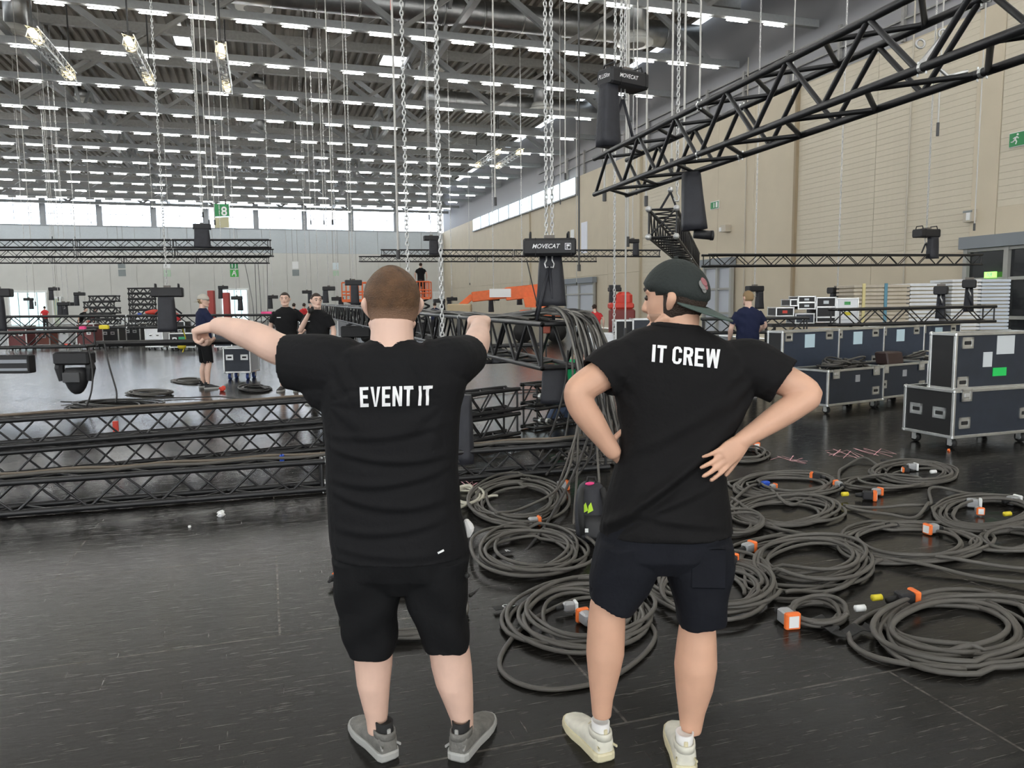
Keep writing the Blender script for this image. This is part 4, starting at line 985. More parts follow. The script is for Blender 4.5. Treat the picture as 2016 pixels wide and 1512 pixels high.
def shell(W, s, g, inside, name, ma, parent, n=44, thick=.012, noise=0):
    """skull cap: the part of the head surface, blown up by g, where inside(dir) > 0"""
    bm = bmesh.new(); vs = {}; m_ = 30
    def dirv(i, k): t = math.pi*i/m_; a = 2*math.pi*k/n; return (math.sin(t)*math.cos(a), math.sin(t)*math.sin(a), -math.cos(t))
    def vert(i, k, gg):
        key = (i, k % n if 0 < i < m_ else 0, gg)
        if key not in vs:
            d = dirv(i, k % n); e = inside(d); q = g*max(.15, min(1, e*7)) if gg else -.002
            if noise and gg: q += noise*(rnd.random()-.5)
            vs[key] = bm.verts.new(W(headpt(d, s, q)))
        return vs[key]
    cells = [(i, k) for i in range(m_) for k in range(n) if inside(dirv(i+.5, k+.5)) > 0]
    cs = set(cells)
    for i, k in cells:
        for gg in (1, 0):
            q = [vert(i, k, gg), vert(i, k+1, gg), vert(i+1, k+1, gg), vert(i+1, k, gg)]; q2 = []
            for x in q:
                if x not in q2: q2.append(x)
            if len(q2) > 2:
                try: bm.faces.new(q2 if gg else q2[::-1])
                except ValueError: pass
        for di, dk, e in ((0, 1, ((i, k+1), (i+1, k+1))), (0, -1, ((i, k), (i+1, k))), (1, 0, ((i+1, k), (i+1, k+1))), (-1, 0, ((i, k), (i, k+1)))):
            if ((i+di), (k+dk) % n) not in cs and 0 <= i+di < m_:
                try: bm.faces.new([vert(*e[0], 1), vert(*e[1], 1), vert(*e[1], 0), vert(*e[0], 0)])
                except ValueError: pass
    bmesh.ops.recalc_face_normals(bm, faces=bm.faces)
    me = bpy.data.meshes.new(name); bm.to_mesh(me); bm.free(); me.materials.append(ma); me.shade_smooth()
    return link(bpy.data.objects.new(name, me), parent)
def hairfun(line=-.25, front=.25, ear=-.05):
    def f(d):
        x, y, z = d
        lim = line if y < -.25 else (front if y > .45 else line+(front-line)*(y+.25)/.7)
        if abs(x) > .72 and y > -.25: lim = max(lim, ear)
        return z-lim
    return f
def hand(mb, wrist, d, nrm, side, s=1.0, curl=(.3, .35, .4, .45), thumb=.5, spread=.10, tdir=None):
    """palm and five fingers. d = pointing direction, nrm = back of the hand, side = +1/-1 where the thumb is along d x nrm"""
    d = V(d).normalized(); nrm = V(nrm); nrm = (nrm-d*nrm.dot(d)).normalized(); t = d.cross(nrm)*side
    # palm
    rings = []
    for a, w, th in ((-.012, .026, .021), (.01, .029, .020), (.035, .036, .018), (.065, .041, .0155), (.088, .040, .013), (.098, .036, .010)):
        c = wrist+d*(a*s); rings.append(ellring(c, t*(w*s), nrm*(th*s), 16, 2.6))
    mb.loft(rings)
    lens = ((.040, .026, .020), (.044, .029, .022), (.041, .027, .021), (.032, .020, .018)); rad_ = (.0098, .0102, .0098, .0086)
    for i in range(4):
        off = (.029-.0195*i)*s; base = wrist+d*((.088-.004*abs(i-1))*s)+t*off
        ang = -(i-1.5)*spread; dd = (d*math.cos(ang)+t*math.sin(ang)).normalized(); p = base; pts = [(p-dd*.02*s, rad_[i]*s), (p, rad_[i]*1.06*s)]; cu = 0
        for j, L in enumerate(lens[i]):
            cu += curl[i]*(.9 if j == 0 else 1.1); q = (dd*math.cos(cu)-nrm*math.sin(cu)).normalized(); p = p+q*L*s; pts.append((p, rad_[i]*(1-.07*(j+1))*s))
        limb(mb, pts, 10, 3)
    b = wrist+d*(.022*s)+t*(.026*s); td = (d*.75+t*.75-nrm*.15).normalized() if tdir is None else V(tdir).normalized(); p1 = b+td*.040*s
    td2 = (td*(1-thumb*.4)+d*.55*thumb-nrm*.35*thumb).normalized(); p2 = p1+td2*.032*s; p3 = p2+(td2-nrm*.25*thumb).normalized()*.024*s
    limb(mb, [(b-td*.015*s, .014*s), (b+td*.012*s, .0135*s), (p1, .0105*s), (p2, .0098*s), (p3, .0085*s)], 10, 3)
def fist(mb, wrist, d, nrm, side, s=1.0): hand(mb, wrist, d, nrm, side, s, curl=(1.15, 1.2, 1.2, 1.2), thumb=1.2)
def shoe(parent, heel, toe, w=.05, L=None, up=SHOEG, sole=SHOEGS, sock=SOCKK, s=1.0, pitch=0, accent=None, name='shoe'):
    """heel, toe on the floor"""
    d = (toe-heel); L = d.length if L is None else L; d.normalize(); x = d.cross(UP).normalized(); nz = UP
    if pitch: d2 = d*math.cos(pitch)-UP*math.sin(pitch); nz = x.cross(d2) if x.cross(d2).z > 0 else -x.cross(d2); d = d2
    def sect(a, hw, z0, z1, p=2.6, n=18): 
        c = heel+d*(a*L)+nz*((z0+z1)/2*s); return ellring(c, x*(hw*s), nz*((z1-z0)/2*s), n, p)
    o = MB(); rings = []
    for a, hw, z1 in ((-.005, .018, .055), (.01, .031, .088), (.06, .037, .098), (.14, .039, .092), (.24, .039, .086), (.36, .041, .090), (.46, .044, .082), (.60, .048, .066), (.75, .049, .056), (.88, .042, .048), (.96, .030, .040), (1.0, .016, .032)):
        rings.append(sect(a, hw, .012, z1))
    o.loft(rings); u = o.build('shoe_upper', up, parent, True)
    u.name = name
    b = MB(); pts = [(-.015, .018), (.0, .032), (.06, .040), (.2, .041), (.4, .043), (.6, .051), (.76, .052), (.9, .045), (.98, .030), (1.015, .014)]
    lo = [heel+d*(a*L)+x*(w_*s) for a, w_ in pts]+[heel+d*(a*L)-x*(w_*s) for a, w_ in pts[::-1]]
    def lift(p, f): return p+nz*f
    b.loft([[lift(p, .0) for p in lo], [lift(p, .006*s)+(p-heel-d*L*.45)*.025 for p in lo], [lift(p, .024*s)+(p-heel-d*L*.45)*.03 for p in lo], [lift(p, .031*s) for p in lo]])
    b.build('sole', sole, u)
    c = MB(); cx = heel+d*(.145*L)
    rg = [ellring(cx+nz*(z*s)+d*(k*s), x*(wx*s), d*(wy*s), 18, 2.2) for z, wx, wy, k in ((.075, .036, .052, .0), (.092, .037, .052, .002), (.100, .036, .049, .0), (.098, .030, .042, 0), (.08, .028, .04, 0))]
    c.loft(rg); c.build('collar', up, u, True)
    e = MB(); rg = [ellring(cx+nz*(z*s), x*(wx*s), d*(wy*s), 16, 2) for z, wx, wy in ((.07, .030, .042), (.105, .029, .039), (.128, .0315, .038), (.130, .027, .033), (.118, .025, .03))]
    e.loft(rg); e.build('sock', sock, u, True)
    tb = MB(); tb.box(heel+d*(.01*L)+nz*.098*s, (.014*s, .008*s, .034*s), frame_M((0, 0, 0), x, d, nz).to_3x3(), bev=.003); tb.build('heel_tab', sole if accent is None else accent, u)
    for k in range(4):
        a = .36+.055*k; lc = MB(); c0 = heel+d*(a*L)
        hh = (.092-.011*k)*s; limb(lc, [(c0-x*.026*s+nz*(hh-.016*s), .003*s), (c0+nz*(hh+.001), .0032*s), (c0+x*.026*s+nz*(hh-.016*s), .003*s)], 6, 3); lc.build('lace', sole, u)
    ac = MB(); ac.box(heel+d*(.02*L)-x*.030*s+nz*.055*s, (.006*s, .045*s, .010*s), frame_M((0, 0, 0), (x-d*.25).normalized(), (d+x*.25).normalized(), nz).to_3x3(), bev=.002)
    ac.box(heel+d*(.02*L)+x*.030*s+nz*.055*s, (.006*s, .045*s, .010*s), frame_M((0, 0, 0), (x+d*.25).normalized(), (d-x*.25).normalized(), nz).to_3x3(), bev=.002); ac.build('heel_stripe', sole, u)
    return u
# ---- block lettering laid on a shirt
def letters(txt, H=1.0, w=.56, t=.19):
    """returns quads (list of 4 xy) and total width; condensed bold block letters"""
    out = []; x = 0
    def seg(a, b, th=t):
        a, b = V((*a, 0)), V((*b, 0)); d = (b-a).normalized(); n_ = V((-d.y, d.x, 0))*th/2; out.append([(q.x, q.y) for q in (a-n_, b-n_, b+n_, a+n_)])
    def vbar(x0, y0=0, y1=H): out.append([(x0, y0), (x0+t, y0), (x0+t, y1), (x0, y1)])
    def hbar(x0, x1, y0): out.append([(x0, y0), (x1, y0), (x1, y0+t*.9), (x0, y0+t*.9)])
    for ch in txt:
        if ch == ' ': x += .26; continue
        W_ = w
        if ch == 'I': vbar(x); W_ = t
        elif ch == 'T': hbar(x, x+w, H-t*.9); vbar(x+w/2-t/2, 0, H-t*.9)
        elif ch == 'E': vbar(x); [hbar(x+t, x+w*k, y) for k, y in ((.95, 0), (.86, H/2-t*.45), (.95, H-t*.9))]
        elif ch == 'V':
            W_ = w*1.12; m = x+W_/2
            out.append([(x, H), (m-t*.42, 0), (m+t*.1, 0), (x+t*1.02, H)]); out.append([(m-t*.1, 0), (m+t*.42, 0), (x+W_, H), (x+W_-t*1.02, H)])
        elif ch == 'N':
            W_ = w*1.08; vbar(x); vbar(x+W_-t); out.append([(x+t*.9, H), (x+t*.6, H), (x+W_-t*.9, 0), (x+W_-t*.6, 0)]); out.append([(x+t*.2, H), (x+t, H), (x+W_-t*.2, 0), (x+W_-t, 0)])
        elif ch == 'W':
            W_ = w*1.5; q = W_/4
            for k, (a, b) in enumerate(((0, 1), (2, 1), (2, 3), (4, 3))):
                xa, xb = x+a*q, x+b*q; s_ = t*.48; xa = max(x+s_, min(x+W_-s_, xa)); out.append([(xa-s_, H), (xb-s_*.9, 0), (xb+s_*.9, 0), (xa+s_, H)])
        elif ch in 'CR':
            W_ = w*1.02; r_o = W_/2
            if ch == 'C':
                pts = []
                def P_(k, rr): pass
                ring = [(x+W_, H*.66), (x+W_, H*.80), (x+W_*.80, H*.965), (x+W_*.5, H), (x+W_*.2, H*.965), (x, H*.8), (x, H*.5), (x, H*.2), (x+W_*.2, H*.035), (x+W_*.5, 0), (x+W_*.8, H*.035), (x+W_, H*.2), (x+W_, H*.34)]
                inn = [(x+W_-t, H*.66), (x+W_-t, H*.76), (x+W_*.62, H-t*.85), (x+W_*.5, H-t*.8), (x+W_*.38, H-t*.85), (x+t, H*.76), (x+t, H*.5), (x+t, H*.24), (x+W_*.38, t*.85), (x+W_*.5, t*.8), (x+W_*.62, t*.85), (x+W_-t, H*.24), (x+W_-t, H*.34)]
                for i in range(len(ring)-1): out.append([ring[i], ring[i+1], inn[i+1], inn[i]])
            else:
                vbar(x); ring = [(x+t, H), (x+W_*.6, H), (x+W_*.92, H*.93), (x+W_, H*.74), (x+W_*.92, H*.52), (x+W_*.6, H*.43), (x+t, H*.43)]
                inn = [(x+t, H-t*.85), (x+W_*.55, H-t*.85), (x+W_*.62, H*.80), (x+W_-t, H*.73), (x+W_*.62, H*.64), (x+W_*.55, H*.60), (x+t, H*.60)]
                for i in range(len(ring)-1): out.append([ring[i], ring[i+1], inn[i+1], inn[i]])
                out.append([(x+W_*.42, H*.45), (x+W_*.78, H*.46), (x+W_*1.02, 0), (x+W_*.66, 0)])
        x += W_+.10
    return out, x-.10
def print_on(shirt, txt, corners, parent, name='printed_lettering', lift=.004):
    """corners = pixel corners tl, tr, br, bl of the word as printed on the cloth"""
    qs, Wd = letters(txt); me = shirt.data; mw = Matrix.Identity(4)
    bv = BVHTree.FromPolygons([v.co for v in me.vertices], [p.vertices for p in me.polygons])
    tl, tr, br_, bl = [V((*c, 0)) for c in corners]; vs, fs = [], []; N = 6
    for q in qs:
        a, b, c, d = [V((*k, 0)) for k in q]; n0 = len(vs)
        for j in range(N+1):
            for i in range(N+1):
                u, w = i/N, j/N; p = (a*(1-u)+b*u)*(1-w)+(d*(1-u)+c*u)*w; fx, fy = p.x/Wd, p.y
                s_ = (bl*(1-fx)+br_*fx)*(1-fy)+(tl*(1-fx)+tr*fx)*fy
                r = ray(s_.x, s_.y).normalized(); hit, nn, _, _ = bv.ray_cast(CAM, r)
                if hit is None: hit = CAM+r*2.5; nn = -r
                if nn.dot(r) > 0: nn = -nn
                vs.append(hit+nn*lift)
        for j in range(N):
            for i in range(N): k = n0+j*(N+1)+i; fs.append((k, k+1, k+N+2, k+N+1))
    m_ = bpy.data.meshes.new(name); m_.from_pydata([tuple(v) for v in vs], [], fs); m_.materials.append(WHITEPR); m_.shade_smooth()
    return link(bpy.data.objects.new(name, m_), parent)
def pxring(xl, xr, y, d, dep, off=0, p=2.3, tilt=0, n=28):
    a, b = pp(xl, y+tilt, d+off), pp(xr, y-tilt, d+off); return ellring((a+b)/2, (b-a)/2, HF*dep, n, p)
# ------------------------------------------------------------------ the pointing man, EVENT IT
def event_man():
    D = 2.60; q = lambda x, y, o=0: pp(x, y, D+o)
    t = thing('person', 'man in black shirt printed EVENT IT, both arms stretched out pointing', 'person', V((q(830, 1450).x, q(830, 1450).y, 0)))
    inv = Matrix.Translation(-t.location)
    def fin(o, par=None):
        o.data.transform(inv); o.parent = par or t; return o
    face = HF*.96-HR*.28; C = q(772, 600, .02)
    b = MB(); W, Q = head_mesh(b, C, face, 1.05)
    limb(b, [(q(772, 636, -.005), .072), (q(772, 664, -.012), .073), (q(772, 700, -.02), .082), (q(772, 735, -.02), .10)], 20, 4)
    b.loft([pxring(700, 848, 700, D, .09), pxring(650, 890, 730, D, .11), pxring(660, 885, 800, D, .115), pxring(668, 880, 900, D, .12), pxring(672, 890, 1000, D, .13), pxring(672, 905, 1080, D, .13), pxring(690, 890, 1120, D, .11)])
    # left arm, out to the side
    limb(b, [(q(665, 722, 0), .055), (q(600, 704, .07), .058), (q(545, 686, .125), .058), (q(512, 668, .16), .0565), (q(478, 655, .21), .051), (q(448, 645, .25), .040), (q(430, 642, .275), .034)], 18, 4)
    fist(b, q(432, 641, .275), q(384, 650, .32)-q(430, 642, .275), UP*.9-HF*.25, 1, 1.1)
    # right arm, straight ahead
    limb(b, [(q(885, 715, 0), .062), (q(915, 700, .12), .056), (q(934, 684, .24), .053), (q(940, 668, .34), .050), (q(943, 650, .45), .040), (q(944, 640, .50), .034)], 18, 4)
    hand(b, q(944, 641, .50), (q(943, 628, .60)-q(944, 641, .50)), UP, -1, 1.22, curl=(1.1, 1.15, 1.15, 1.15), thumb=1.2, tdir=HF+HR*-.25-UP*.5)
    for hx, kx, rows in ((720, 731, ((1285, 697, 773), (1310, 699, 772), (1345, 703, 768), (1385, 713, 765), (1415, 721, 763), (1440, 724, 762))), (868, 880, ((1280, 845, 925), (1310, 849, 929), (1345, 858, 931), (1385, 875, 932), (1415, 887, 932), (1440, 892, 932)))):
        rg = [pxring(hx-45, hx+45, 1090, D, .08), pxring(kx-31, kx+31, 1200, D, .075, .01)]
        for y, a, c in rows: w = (c-a)/2*D/FPX; rg.append(pxring(a, c, y, D, w*1.12, .0 if y > 1330 else .01, 2))
        b.loft(rg)
    body = fin(remesh(b, 'body', SKIN, .0048, 5)); 
    # hair, cropped
    hr = shell(lambda p: W(p), 1.05, .010, hairfun(-.52, .35, -.02), 'hair', HAIR1, None, noise=.0015); fin(hr)
    bd = shell(lambda p: W(p), 1.05, .006, lambda d: (-.25-d[2]) if d[1] > .15 else -1, 'beard', BEARDM, None); fin(bd)
    # shirt
    s = MB()
    trunk = [pxring(731, 814, 667, D, .064, -.012), pxring(721, 823, 674, D, .078, -.012), pxring(694, 851, 680, D, .094), pxring(652, 888, 690, D, .11), pxring(632, 912, 712, D, .125), pxring(627, 920, 750, D, .138), pxring(633, 908, 800, D, .145), pxring(641, 903, 850, D, .15), pxring(644, 902, 920, D, .155), pxring(647, 908, 1000, D, .16), pxring(651, 920, 1060, D, .165), pxring(654, 922, 1086, D, .168)]
    c = (q(654, 1086)+q(922, 1086))/2; s.loft(hollow(trunk, c, -UP, .012, .05))
    sleeve(s, [(q(700, 735, -.01), .092), (q(655, 724, .0), .095), (q(610, 716, .03), .090), (q(580, 713, .05), .084), (q(564, 713, .058), .082)], fdir=UP, flat=1.17)
    limb(s, [(q(700, 770, 0), .10), (q(645, 768, .01), .080), (q(622, 752, .04), .06)], 16, 4)
    sleeve(s, [(q(845, 726, -.01), .096), (q(882, 716, .015), .095), (q(905, 707, .08), .084), (q(920, 699, .15), .076)], fdir=UP)
    def folds(co, n):
        l = co-q(772, 900); x, z = l.dot(HR), l.z; f = 0
        back = max(0, -n.dot(HF))
        for z0, k, a, w in ((.02, .55, .006, .014), (-.06, .6, .006, .016), (-.135, .7, .007, .018), (-.22, .5, .005, .016), (.10, .4, .004, .014), (-.3, .3, .004, .016)):
            zz = z-(z0+k*x*x*1.2-.12*x*math.sin(z0*40)); f += a*math.exp(-(zz/w)**2)-.6*a*math.exp(-((zz+.022)/w)**2)
        f *= 1.5*back*max(0, 1-(x/.22)**4) if abs(x) < .22 else 0
        # drapes radiating from the armpits
        for sx in (-1, 1):
            px_, pz_ = sx*.20, .20; dx, dz = (x-px_)*-sx, z-pz_
            if dx > 0.01 and dz < .05: a_ = math.atan2(dz, dx); rr = math.hypot(dx, dz); f += .0045*math.sin(a_*9)*math.exp(-((rr-.13)/.08)**2)*back
        # creases on the shoulders
        if z > .22: f += .004*math.sin(x*95+z*50)*math.exp(-((abs(x)-.13)/.05)**2)
        f += .002*math.sin(x*31+z*12)*math.sin(z*23)
        return f
    sh = remesh(s, 'shirt', TEE, .0060, 3, disp=folds)
    bpy.context.view_layer.update()
    col = MB(); rg = pxring(729, 816, 671, D, .069, -.012, 2.2, 0, 40); col.tube([v-UP*.004 for v in rg], .0075, 8, True)
    colo = col.build('collar_band', TEE, None, True)
    pr = print_on(sh, 'EVENT IT', ((709, 762), (851, 759), (849, 797), (710, 801)), None)
    tg = MB(); a = q(868, 1086, -.185); tg.box(a, (.022, .004, .006), frame_M((0, 0, 0), (HR+UP*.5).normalized(), HF, (UP-HR*.5).normalized()).to_3x3()); tg = tg.build('pale_tag', WHITEPR, None)
    fin(sh); fin(colo, sh); fin(pr, sh); fin(tg, sh)
    # shorts
    k = MB()
    k.loft([pxring(668, 908, 1040, D, .145), pxring(656, 921, 1085, D, .158), pxring(659, 921, 1120, D, .15), pxring(670, 905, 1150, D, .11)])
    for rows in (((1090, 657, 786), (1140, 660, 789), (1190, 668, 787), (1235, 679, 781), (1278, 690, 776)), ((1090, 789, 922), (1140, 795, 921), (1190, 808, 921), (1235, 825, 920), (1268, 840, 921))):
        rg = [pxring(a, c, y, D, (.135, .13, .12, .112, .105)[i], 0, 2.9) for i, (y, a, c) in enumerate(rows)]
        y, a, c = rows[-1]; cc = (q(a, y)+q(c, y))/2; k.loft(hollow(rg, cc, -UP, .010, .05))
    def kf(co, n):
        l = co-q(790, 1180); x, z = l.dot(HR), l.z
        return .005*math.sin(z*38+abs(x)*30)*(.6 if z > 0 else .9)+.003*math.sin(x*47+z*19)
    sho = fin(remesh(k, 'shorts', SHORTS1, .0060, 2, disp=kf))
    for sx, px, py in ((-1, 679, 1150), (1, 908, 1150)):
        o = MB(); o.box(q(px, py, .0), (.03, .15, .16), frame_M((0, 0, 0), HR, HF, UP).to_3x3(), bev=.012); o.box(q(px, py-40, .0), (.036, .16, .045), frame_M((0, 0, 0), HR, HF, UP).to_3x3(), bev=.01); fin(o.build('cargo_pocket', SHORTS1, None), sho)
    o = MB(); o.sph(q(919, 1133, -.06), .011, 8); fin(o.build('pocket_button', RUBBER, None), sho)
    o = MB(); limb(o, [(q(919, 1028, .06), .012), (q(924, 1040, .06), .018), (q(922, 1052, .06), .012)], 8, 3); fin(o.build('white_cloth', SOCKW, None), sho)
    # shoes splayed outwards
    for hx, hy, tx, ty in ((768, 1496, 706, 1430), (899, 1498, 956, 1424)):
        hl, te = gnd(hx, hy), gnd(tx, ty); dv = (te-hl).normalized(); fin_sh = shoe(None, hl, hl+dv*.285, s=1.0, up=SHOEG, sole=SHOEGS)
        for o in [fin_sh]+list(fin_sh.children): o.data.transform(inv)
        fin_sh.parent = t
    return t
event_man()
# ------------------------------------------------------------------ the capped man, IT CREW
def crew_man():
    D = 2.52; q = lambda x, y, o=0: pp(x, y, D+o)
    t = thing('person', 'man in black shirt printed IT CREW, cap backwards, hands on hips', 'person', V((q(1290, 1450).x, q(1290, 1450).y, 0)))
    inv = Matrix.Translation(-t.location)
    def fin(o, par=None): o.data.transform(inv); o.parent = par or t; return o
    face = (-HR*.86+HF*.50); C = q(1329, 590, .02); tl = (UP+HR*.06).normalized()
    b = MB(); W, Q = head_mesh(b, C, face, .99, tl)
    limb(b, [(q(1340, 625, .0), .062), (q(1338, 645, .0), .062), (q(1332, 672, -.01), .075), (q(1328, 705, -.01), .10)], 20, 4)
    b.loft([pxring(1262, 1410, 680, D, .085), pxring(1215, 1465, 710, D, .105), pxring(1222, 1460, 780, D, .11), pxring(1236, 1432, 850, D, .11), pxring(1232, 1410, 910, D, .11), pxring(1215, 1420, 1000, D, .12), pxring(1205, 1420, 1060, D, .12), pxring(1225, 1400, 1100, D, .1)])
    # left arm, hand on hip
    limb(b, [(q(1235, 715, 0), .050), (q(1185, 738, -.03), .053), (q(1150, 760, -.055), .050), (q(1137, 774, -.065), .046), (q(1145, 800, -.062), .047), (q(1165, 830, -.055), .044), (q(1190, 866, -.045), .034), (q(1206, 888, -.04), .029)], 18, 4)
    hand(b, q(1204, 886, -.04), q(1218, 902, .0)-q(1204, 886, -.04)+HF*.03, -HR*.6-HF*.7+UP*.2, 1, 1.0, curl=(.55, .5, .5, .5), thumb=.5, tdir=HR*.55+UP*.75-HF*.1)
    # right arm
    limb(b, [(q(1460, 722, 0), .050), (q(1516, 738, -.03), .053), (q(1562, 757, -.055), .050), (q(1592, 777, -.075), .044), (q(1570, 795, -.088), .044), (q(1535, 818, -.098), .042), (q(1490, 848, -.108), .033), (q(1460, 868, -.113), .028)], 18, 4)
    hand(b, q(1462, 867, -.113), q(1418, 908, -.155)-q(1462, 867, -.113), -HF*.72+HR*.55+UP*.25, -1, .97, curl=(.16, .17, .2, .26), thumb=.25, spread=.09, tdir=-UP*.8-HR*.45)
    for hx, rows in ((1225, ((1185, 1162, 1231), (1225, 1157, 1231), (1285, 1154, 1229), (1330, 1158, 1219), (1375, 1163, 1207), (1410, 1166, 1203))), (1372, ((1230, 1338, 1408), (1265, 1333, 1410), (1310, 1328, 1411), (1355, 1331, 1403), (1400, 1336, 1388), (1440, 1340, 1380)))):
        rg = [pxring(hx-44, hx+44, 1080, D, .08), pxring(hx-40, hx+36, 1150, D, .075, .01)]
        for y, a, c in rows: w = (c-a)/2*D/FPX; rg.append(pxring(a, c, y, D, w*1.1, 0, 2))
        b.loft(rg)
    body = fin(remesh(b, 'body', SKIN2, .0048, 5))
    fin(shell(lambda p: W(p), .99, .010, lambda d: min(d[2]+.62, .12-d[1], 1), 'hair', HAIRD, None, noise=.002))
    fin(shell(lambda p: W(p), .99, .0022, lambda d: (-.42-d[2]) if d[1] > -.05 else -1, 'stubble', mat('stubble_tone', (.42, .25, .17), .7), None))
    for sx in (-1, 1):
        o = MB().sph(Q(.032*sx, .086, .006), .0098, 8); fin(o.build('eye', EYEM, None, True))
        o = MB(); limb(o, [(Q(.016*sx, .099, .030), .004), (Q(.034*sx, .094, .036), .005), (Q(.052*sx, .080, .030), .0035)], 8, 3); fin(o.build('eyebrow', HAIRD, None, True))
    # cap: crown, band, brim to the back, emblem
    r, f, u = basis(face, tl)
    cap = fin(shell(lambda p: W(p), .99, .018, lambda d: d[2]-(.06+.22*d[1]), 'cap', CAPM, None))
    bm_ = MB(); rows = []
    for j in range(8):
        a = j/7; row = []
        for i in range(15):
            th = (i/14-.5)*2.5; e = headpt((math.sin(th), -math.cos(th), .05-.2*math.cos(th)), 0.99, .017); w_ = a*.080*max(0, math.cos(th*1.2))**.6
            drop = -.006-.50*w_
            row.append(W(V((e.x*(1+a*.04), e.y-w_, e.z+drop-.002))))
        rows.append(row)
    vs = [p for r_ in rows for p in r_]+[p-u*.006 for r_ in rows for p in r_]; n1 = 8*15; fs = []
    for j in range(7):
        for i in range(14):
            k0 = j*15+i; fs += [(k0, k0+1, k0+16, k0+15), (n1+k0, n1+k0+15, n1+k0+16, n1+k0+1)]
    ed = [(0, i) for i in range(15)]+[(j, 14) for j in range(1, 8)]+[(7, i) for i in range(13, -1, -1)]+[(j, 0) for j in range(6, 0, -1)]
    for (a, b2), (c, d2) in zip(ed, ed[1:]+ed[:1]): fs.append((a*15+b2, c*15+d2, n1+c*15+d2, n1+a*15+b2))
    bm_.add(vs, fs); fin(bm_.build('brim', CAPB, None, True), cap)
    o = MB().sph(W(headpt((0, 0, 1), 0.99, .020)), .008, 8); fin(o.build('cap_button', CAPM, None, True), cap)
    for k, (dx, dz, s_) in enumerate(((.05, .42, .016), (.16, .34, .018), (.02, .30, .013), (.12, .22, .012))):
        d_ = V((-dx-.25, -.9, dz)).normalized(); p = W(headpt(d_, 0.99, .019)); o = MB().sph(p, (s_, s_, s_), 8, Matrix.Diagonal((1, 1, 1)))
        for i, v in enumerate(o.v): vv = V(v)-p; nn = (p-C).normalized(); o.v[i] = tuple(p+vv-nn*vv.dot(nn)*.85)
        fin(o.build('emblem_patch', CAPE if k % 2 == 0 else mat('cap_emblem_grey', (.25, .25, .24), .8), None, True), cap)
    # shirt
    s = MB()
    trunk = [pxring(1290, 1376, 636, D, .062, 0, 2.2, -5), pxring(1282, 1386, 645, D, .074, 0, 2.2, -5), pxring(1250, 1412, 655, D, .088, 0, 2.3, -6), pxring(1218, 1446, 672, D, .105, 0, 2.3, -5), pxring(1203, 1478, 698, D, .12), pxring(1203, 1490, 738, D, .13), pxring(1212, 1474, 790, D, .133), pxring(1221, 1450, 838, D, .132), pxring(1218, 1431, 882, D, .13), pxring(1210, 1426, 925, D, .135), pxring(1196, 1431, 970, D, .142), pxring(1184, 1437, 1020, D, .147), pxring(1179, 1440, 1046, D, .148)]
    c = (q(1179, 1046)+q(1440, 1046))/2; s.loft(hollow(trunk, c, -UP, .012, .05))
    sleeve(s, [(q(1268, 722, 0), .095), (q(1226, 718, -.006), .090), (q(1197, 731, -.022), .082), (q(1177, 746, -.035), .077)], fdir=HF)
    sleeve(s, [(q(1420, 728, 0), .095), (q(1474, 720, -.006), .090), (q(1516, 738, -.025), .084), (q(1542, 752, -.04), .081)], fdir=HF)
    def folds(co, n):
        l = co-q(1325, 850); x, z = l.dot(HR), l.z; back = max(0, -n.dot(HF)); f = 0
        for k, (x0, z0, sl, a, w) in enumerate(((-.05, -.16, -.75, .007, .016), (.02, -.10, -.8, .007, .017), (-.02, .02, -.55, .004, .02), (.09, -.02, -.9, .006, .016), (-.08, -.23, -.4, .006, .014), (.0, -.27, .15, .005, .014), (.02, -.33, .1, .004, .014))):
            dd = ((z-z0)-sl*-(x-x0))/math.hypot(1, sl); al = ((x-x0)+sl*-(z-z0)*-1)/math.hypot(1, sl)
            f += a*math.exp(-(dd/w)**2)*math.exp(-(al/.13)**2)-.5*a*math.exp(-((dd+.024)/w)**2)*math.exp(-(al/.13)**2)
        f *= 1.5*back
        f += .0018*math.sin(x*33+z*17)*math.sin(z*21+1)
        for sx in (-1, 1): f += .004*math.sin((x*-sx+z)*85)*math.exp(-((x-sx*.20)/.05)**2-((z-.14)/.09)**2)
        return f
    sh = remesh(s, 'shirt', TEE2, .0060, 3, disp=folds)
    col = MB(); rg = pxring(1286, 1381, 642, D, .068, 0, 2.2, -5, 40); col.tube([v-UP*.003 for v in rg], .0075, 8, True); colo = col.build('collar_band', TEE2, None, True)
    pr = print_on(sh, 'IT CREW', ((1285, 679), (1417, 689), (1415, 726), (1283, 712)), None)
    fin(sh); fin(colo, sh); fin(pr, sh)
    # shorts
    k = MB(); k.loft([pxring(1200, 1420, 1000, D, .13), pxring(1180, 1439, 1045, D, .142), pxring(1176, 1438, 1085, D, .14), pxring(1195, 1425, 1115, D, .10)])
    for rows in (((1060, 1177, 1302, 0), (1110, 1169, 1297, 0), (1150, 1163, 1276, -8), (1188, 1160, 1243, -14)), ((1060, 1304, 1438, 0), (1120, 1312, 1437, 0), (1180, 1325, 1431, 4), (1222, 1337, 1425, 6))):
        rg = [pxring(a, c_, y, D, (.13, .125, .112, .10)[i], 0, 2.8, tt) for i, (y, a, c_, tt) in enumerate(rows)]
        y, a, c_, tt = rows[-1]; cc = (q(a, y)+q(c_, y))/2; k.loft(hollow(rg, cc, -UP, .010, .05))
    def kf(co, n):
        l = co-q(1310, 1120); x, z = l.dot(HR), l.z; return .0035*math.sin(z*26+abs(x)*34)+.003*math.sin(x*41-z*24)
    sho = fin(remesh(k, 'shorts', SHORTS2, .0060, 2, disp=kf))
    o = MB(); o.box(q(1395, 1120, -.13), (.11, .006, .13), frame_M((0, 0, 0), (HR-HF*.1).normalized(), HF, UP).to_3x3(), bev=.003); fin(o.build('back_pocket', SHORTS2, None), sho)
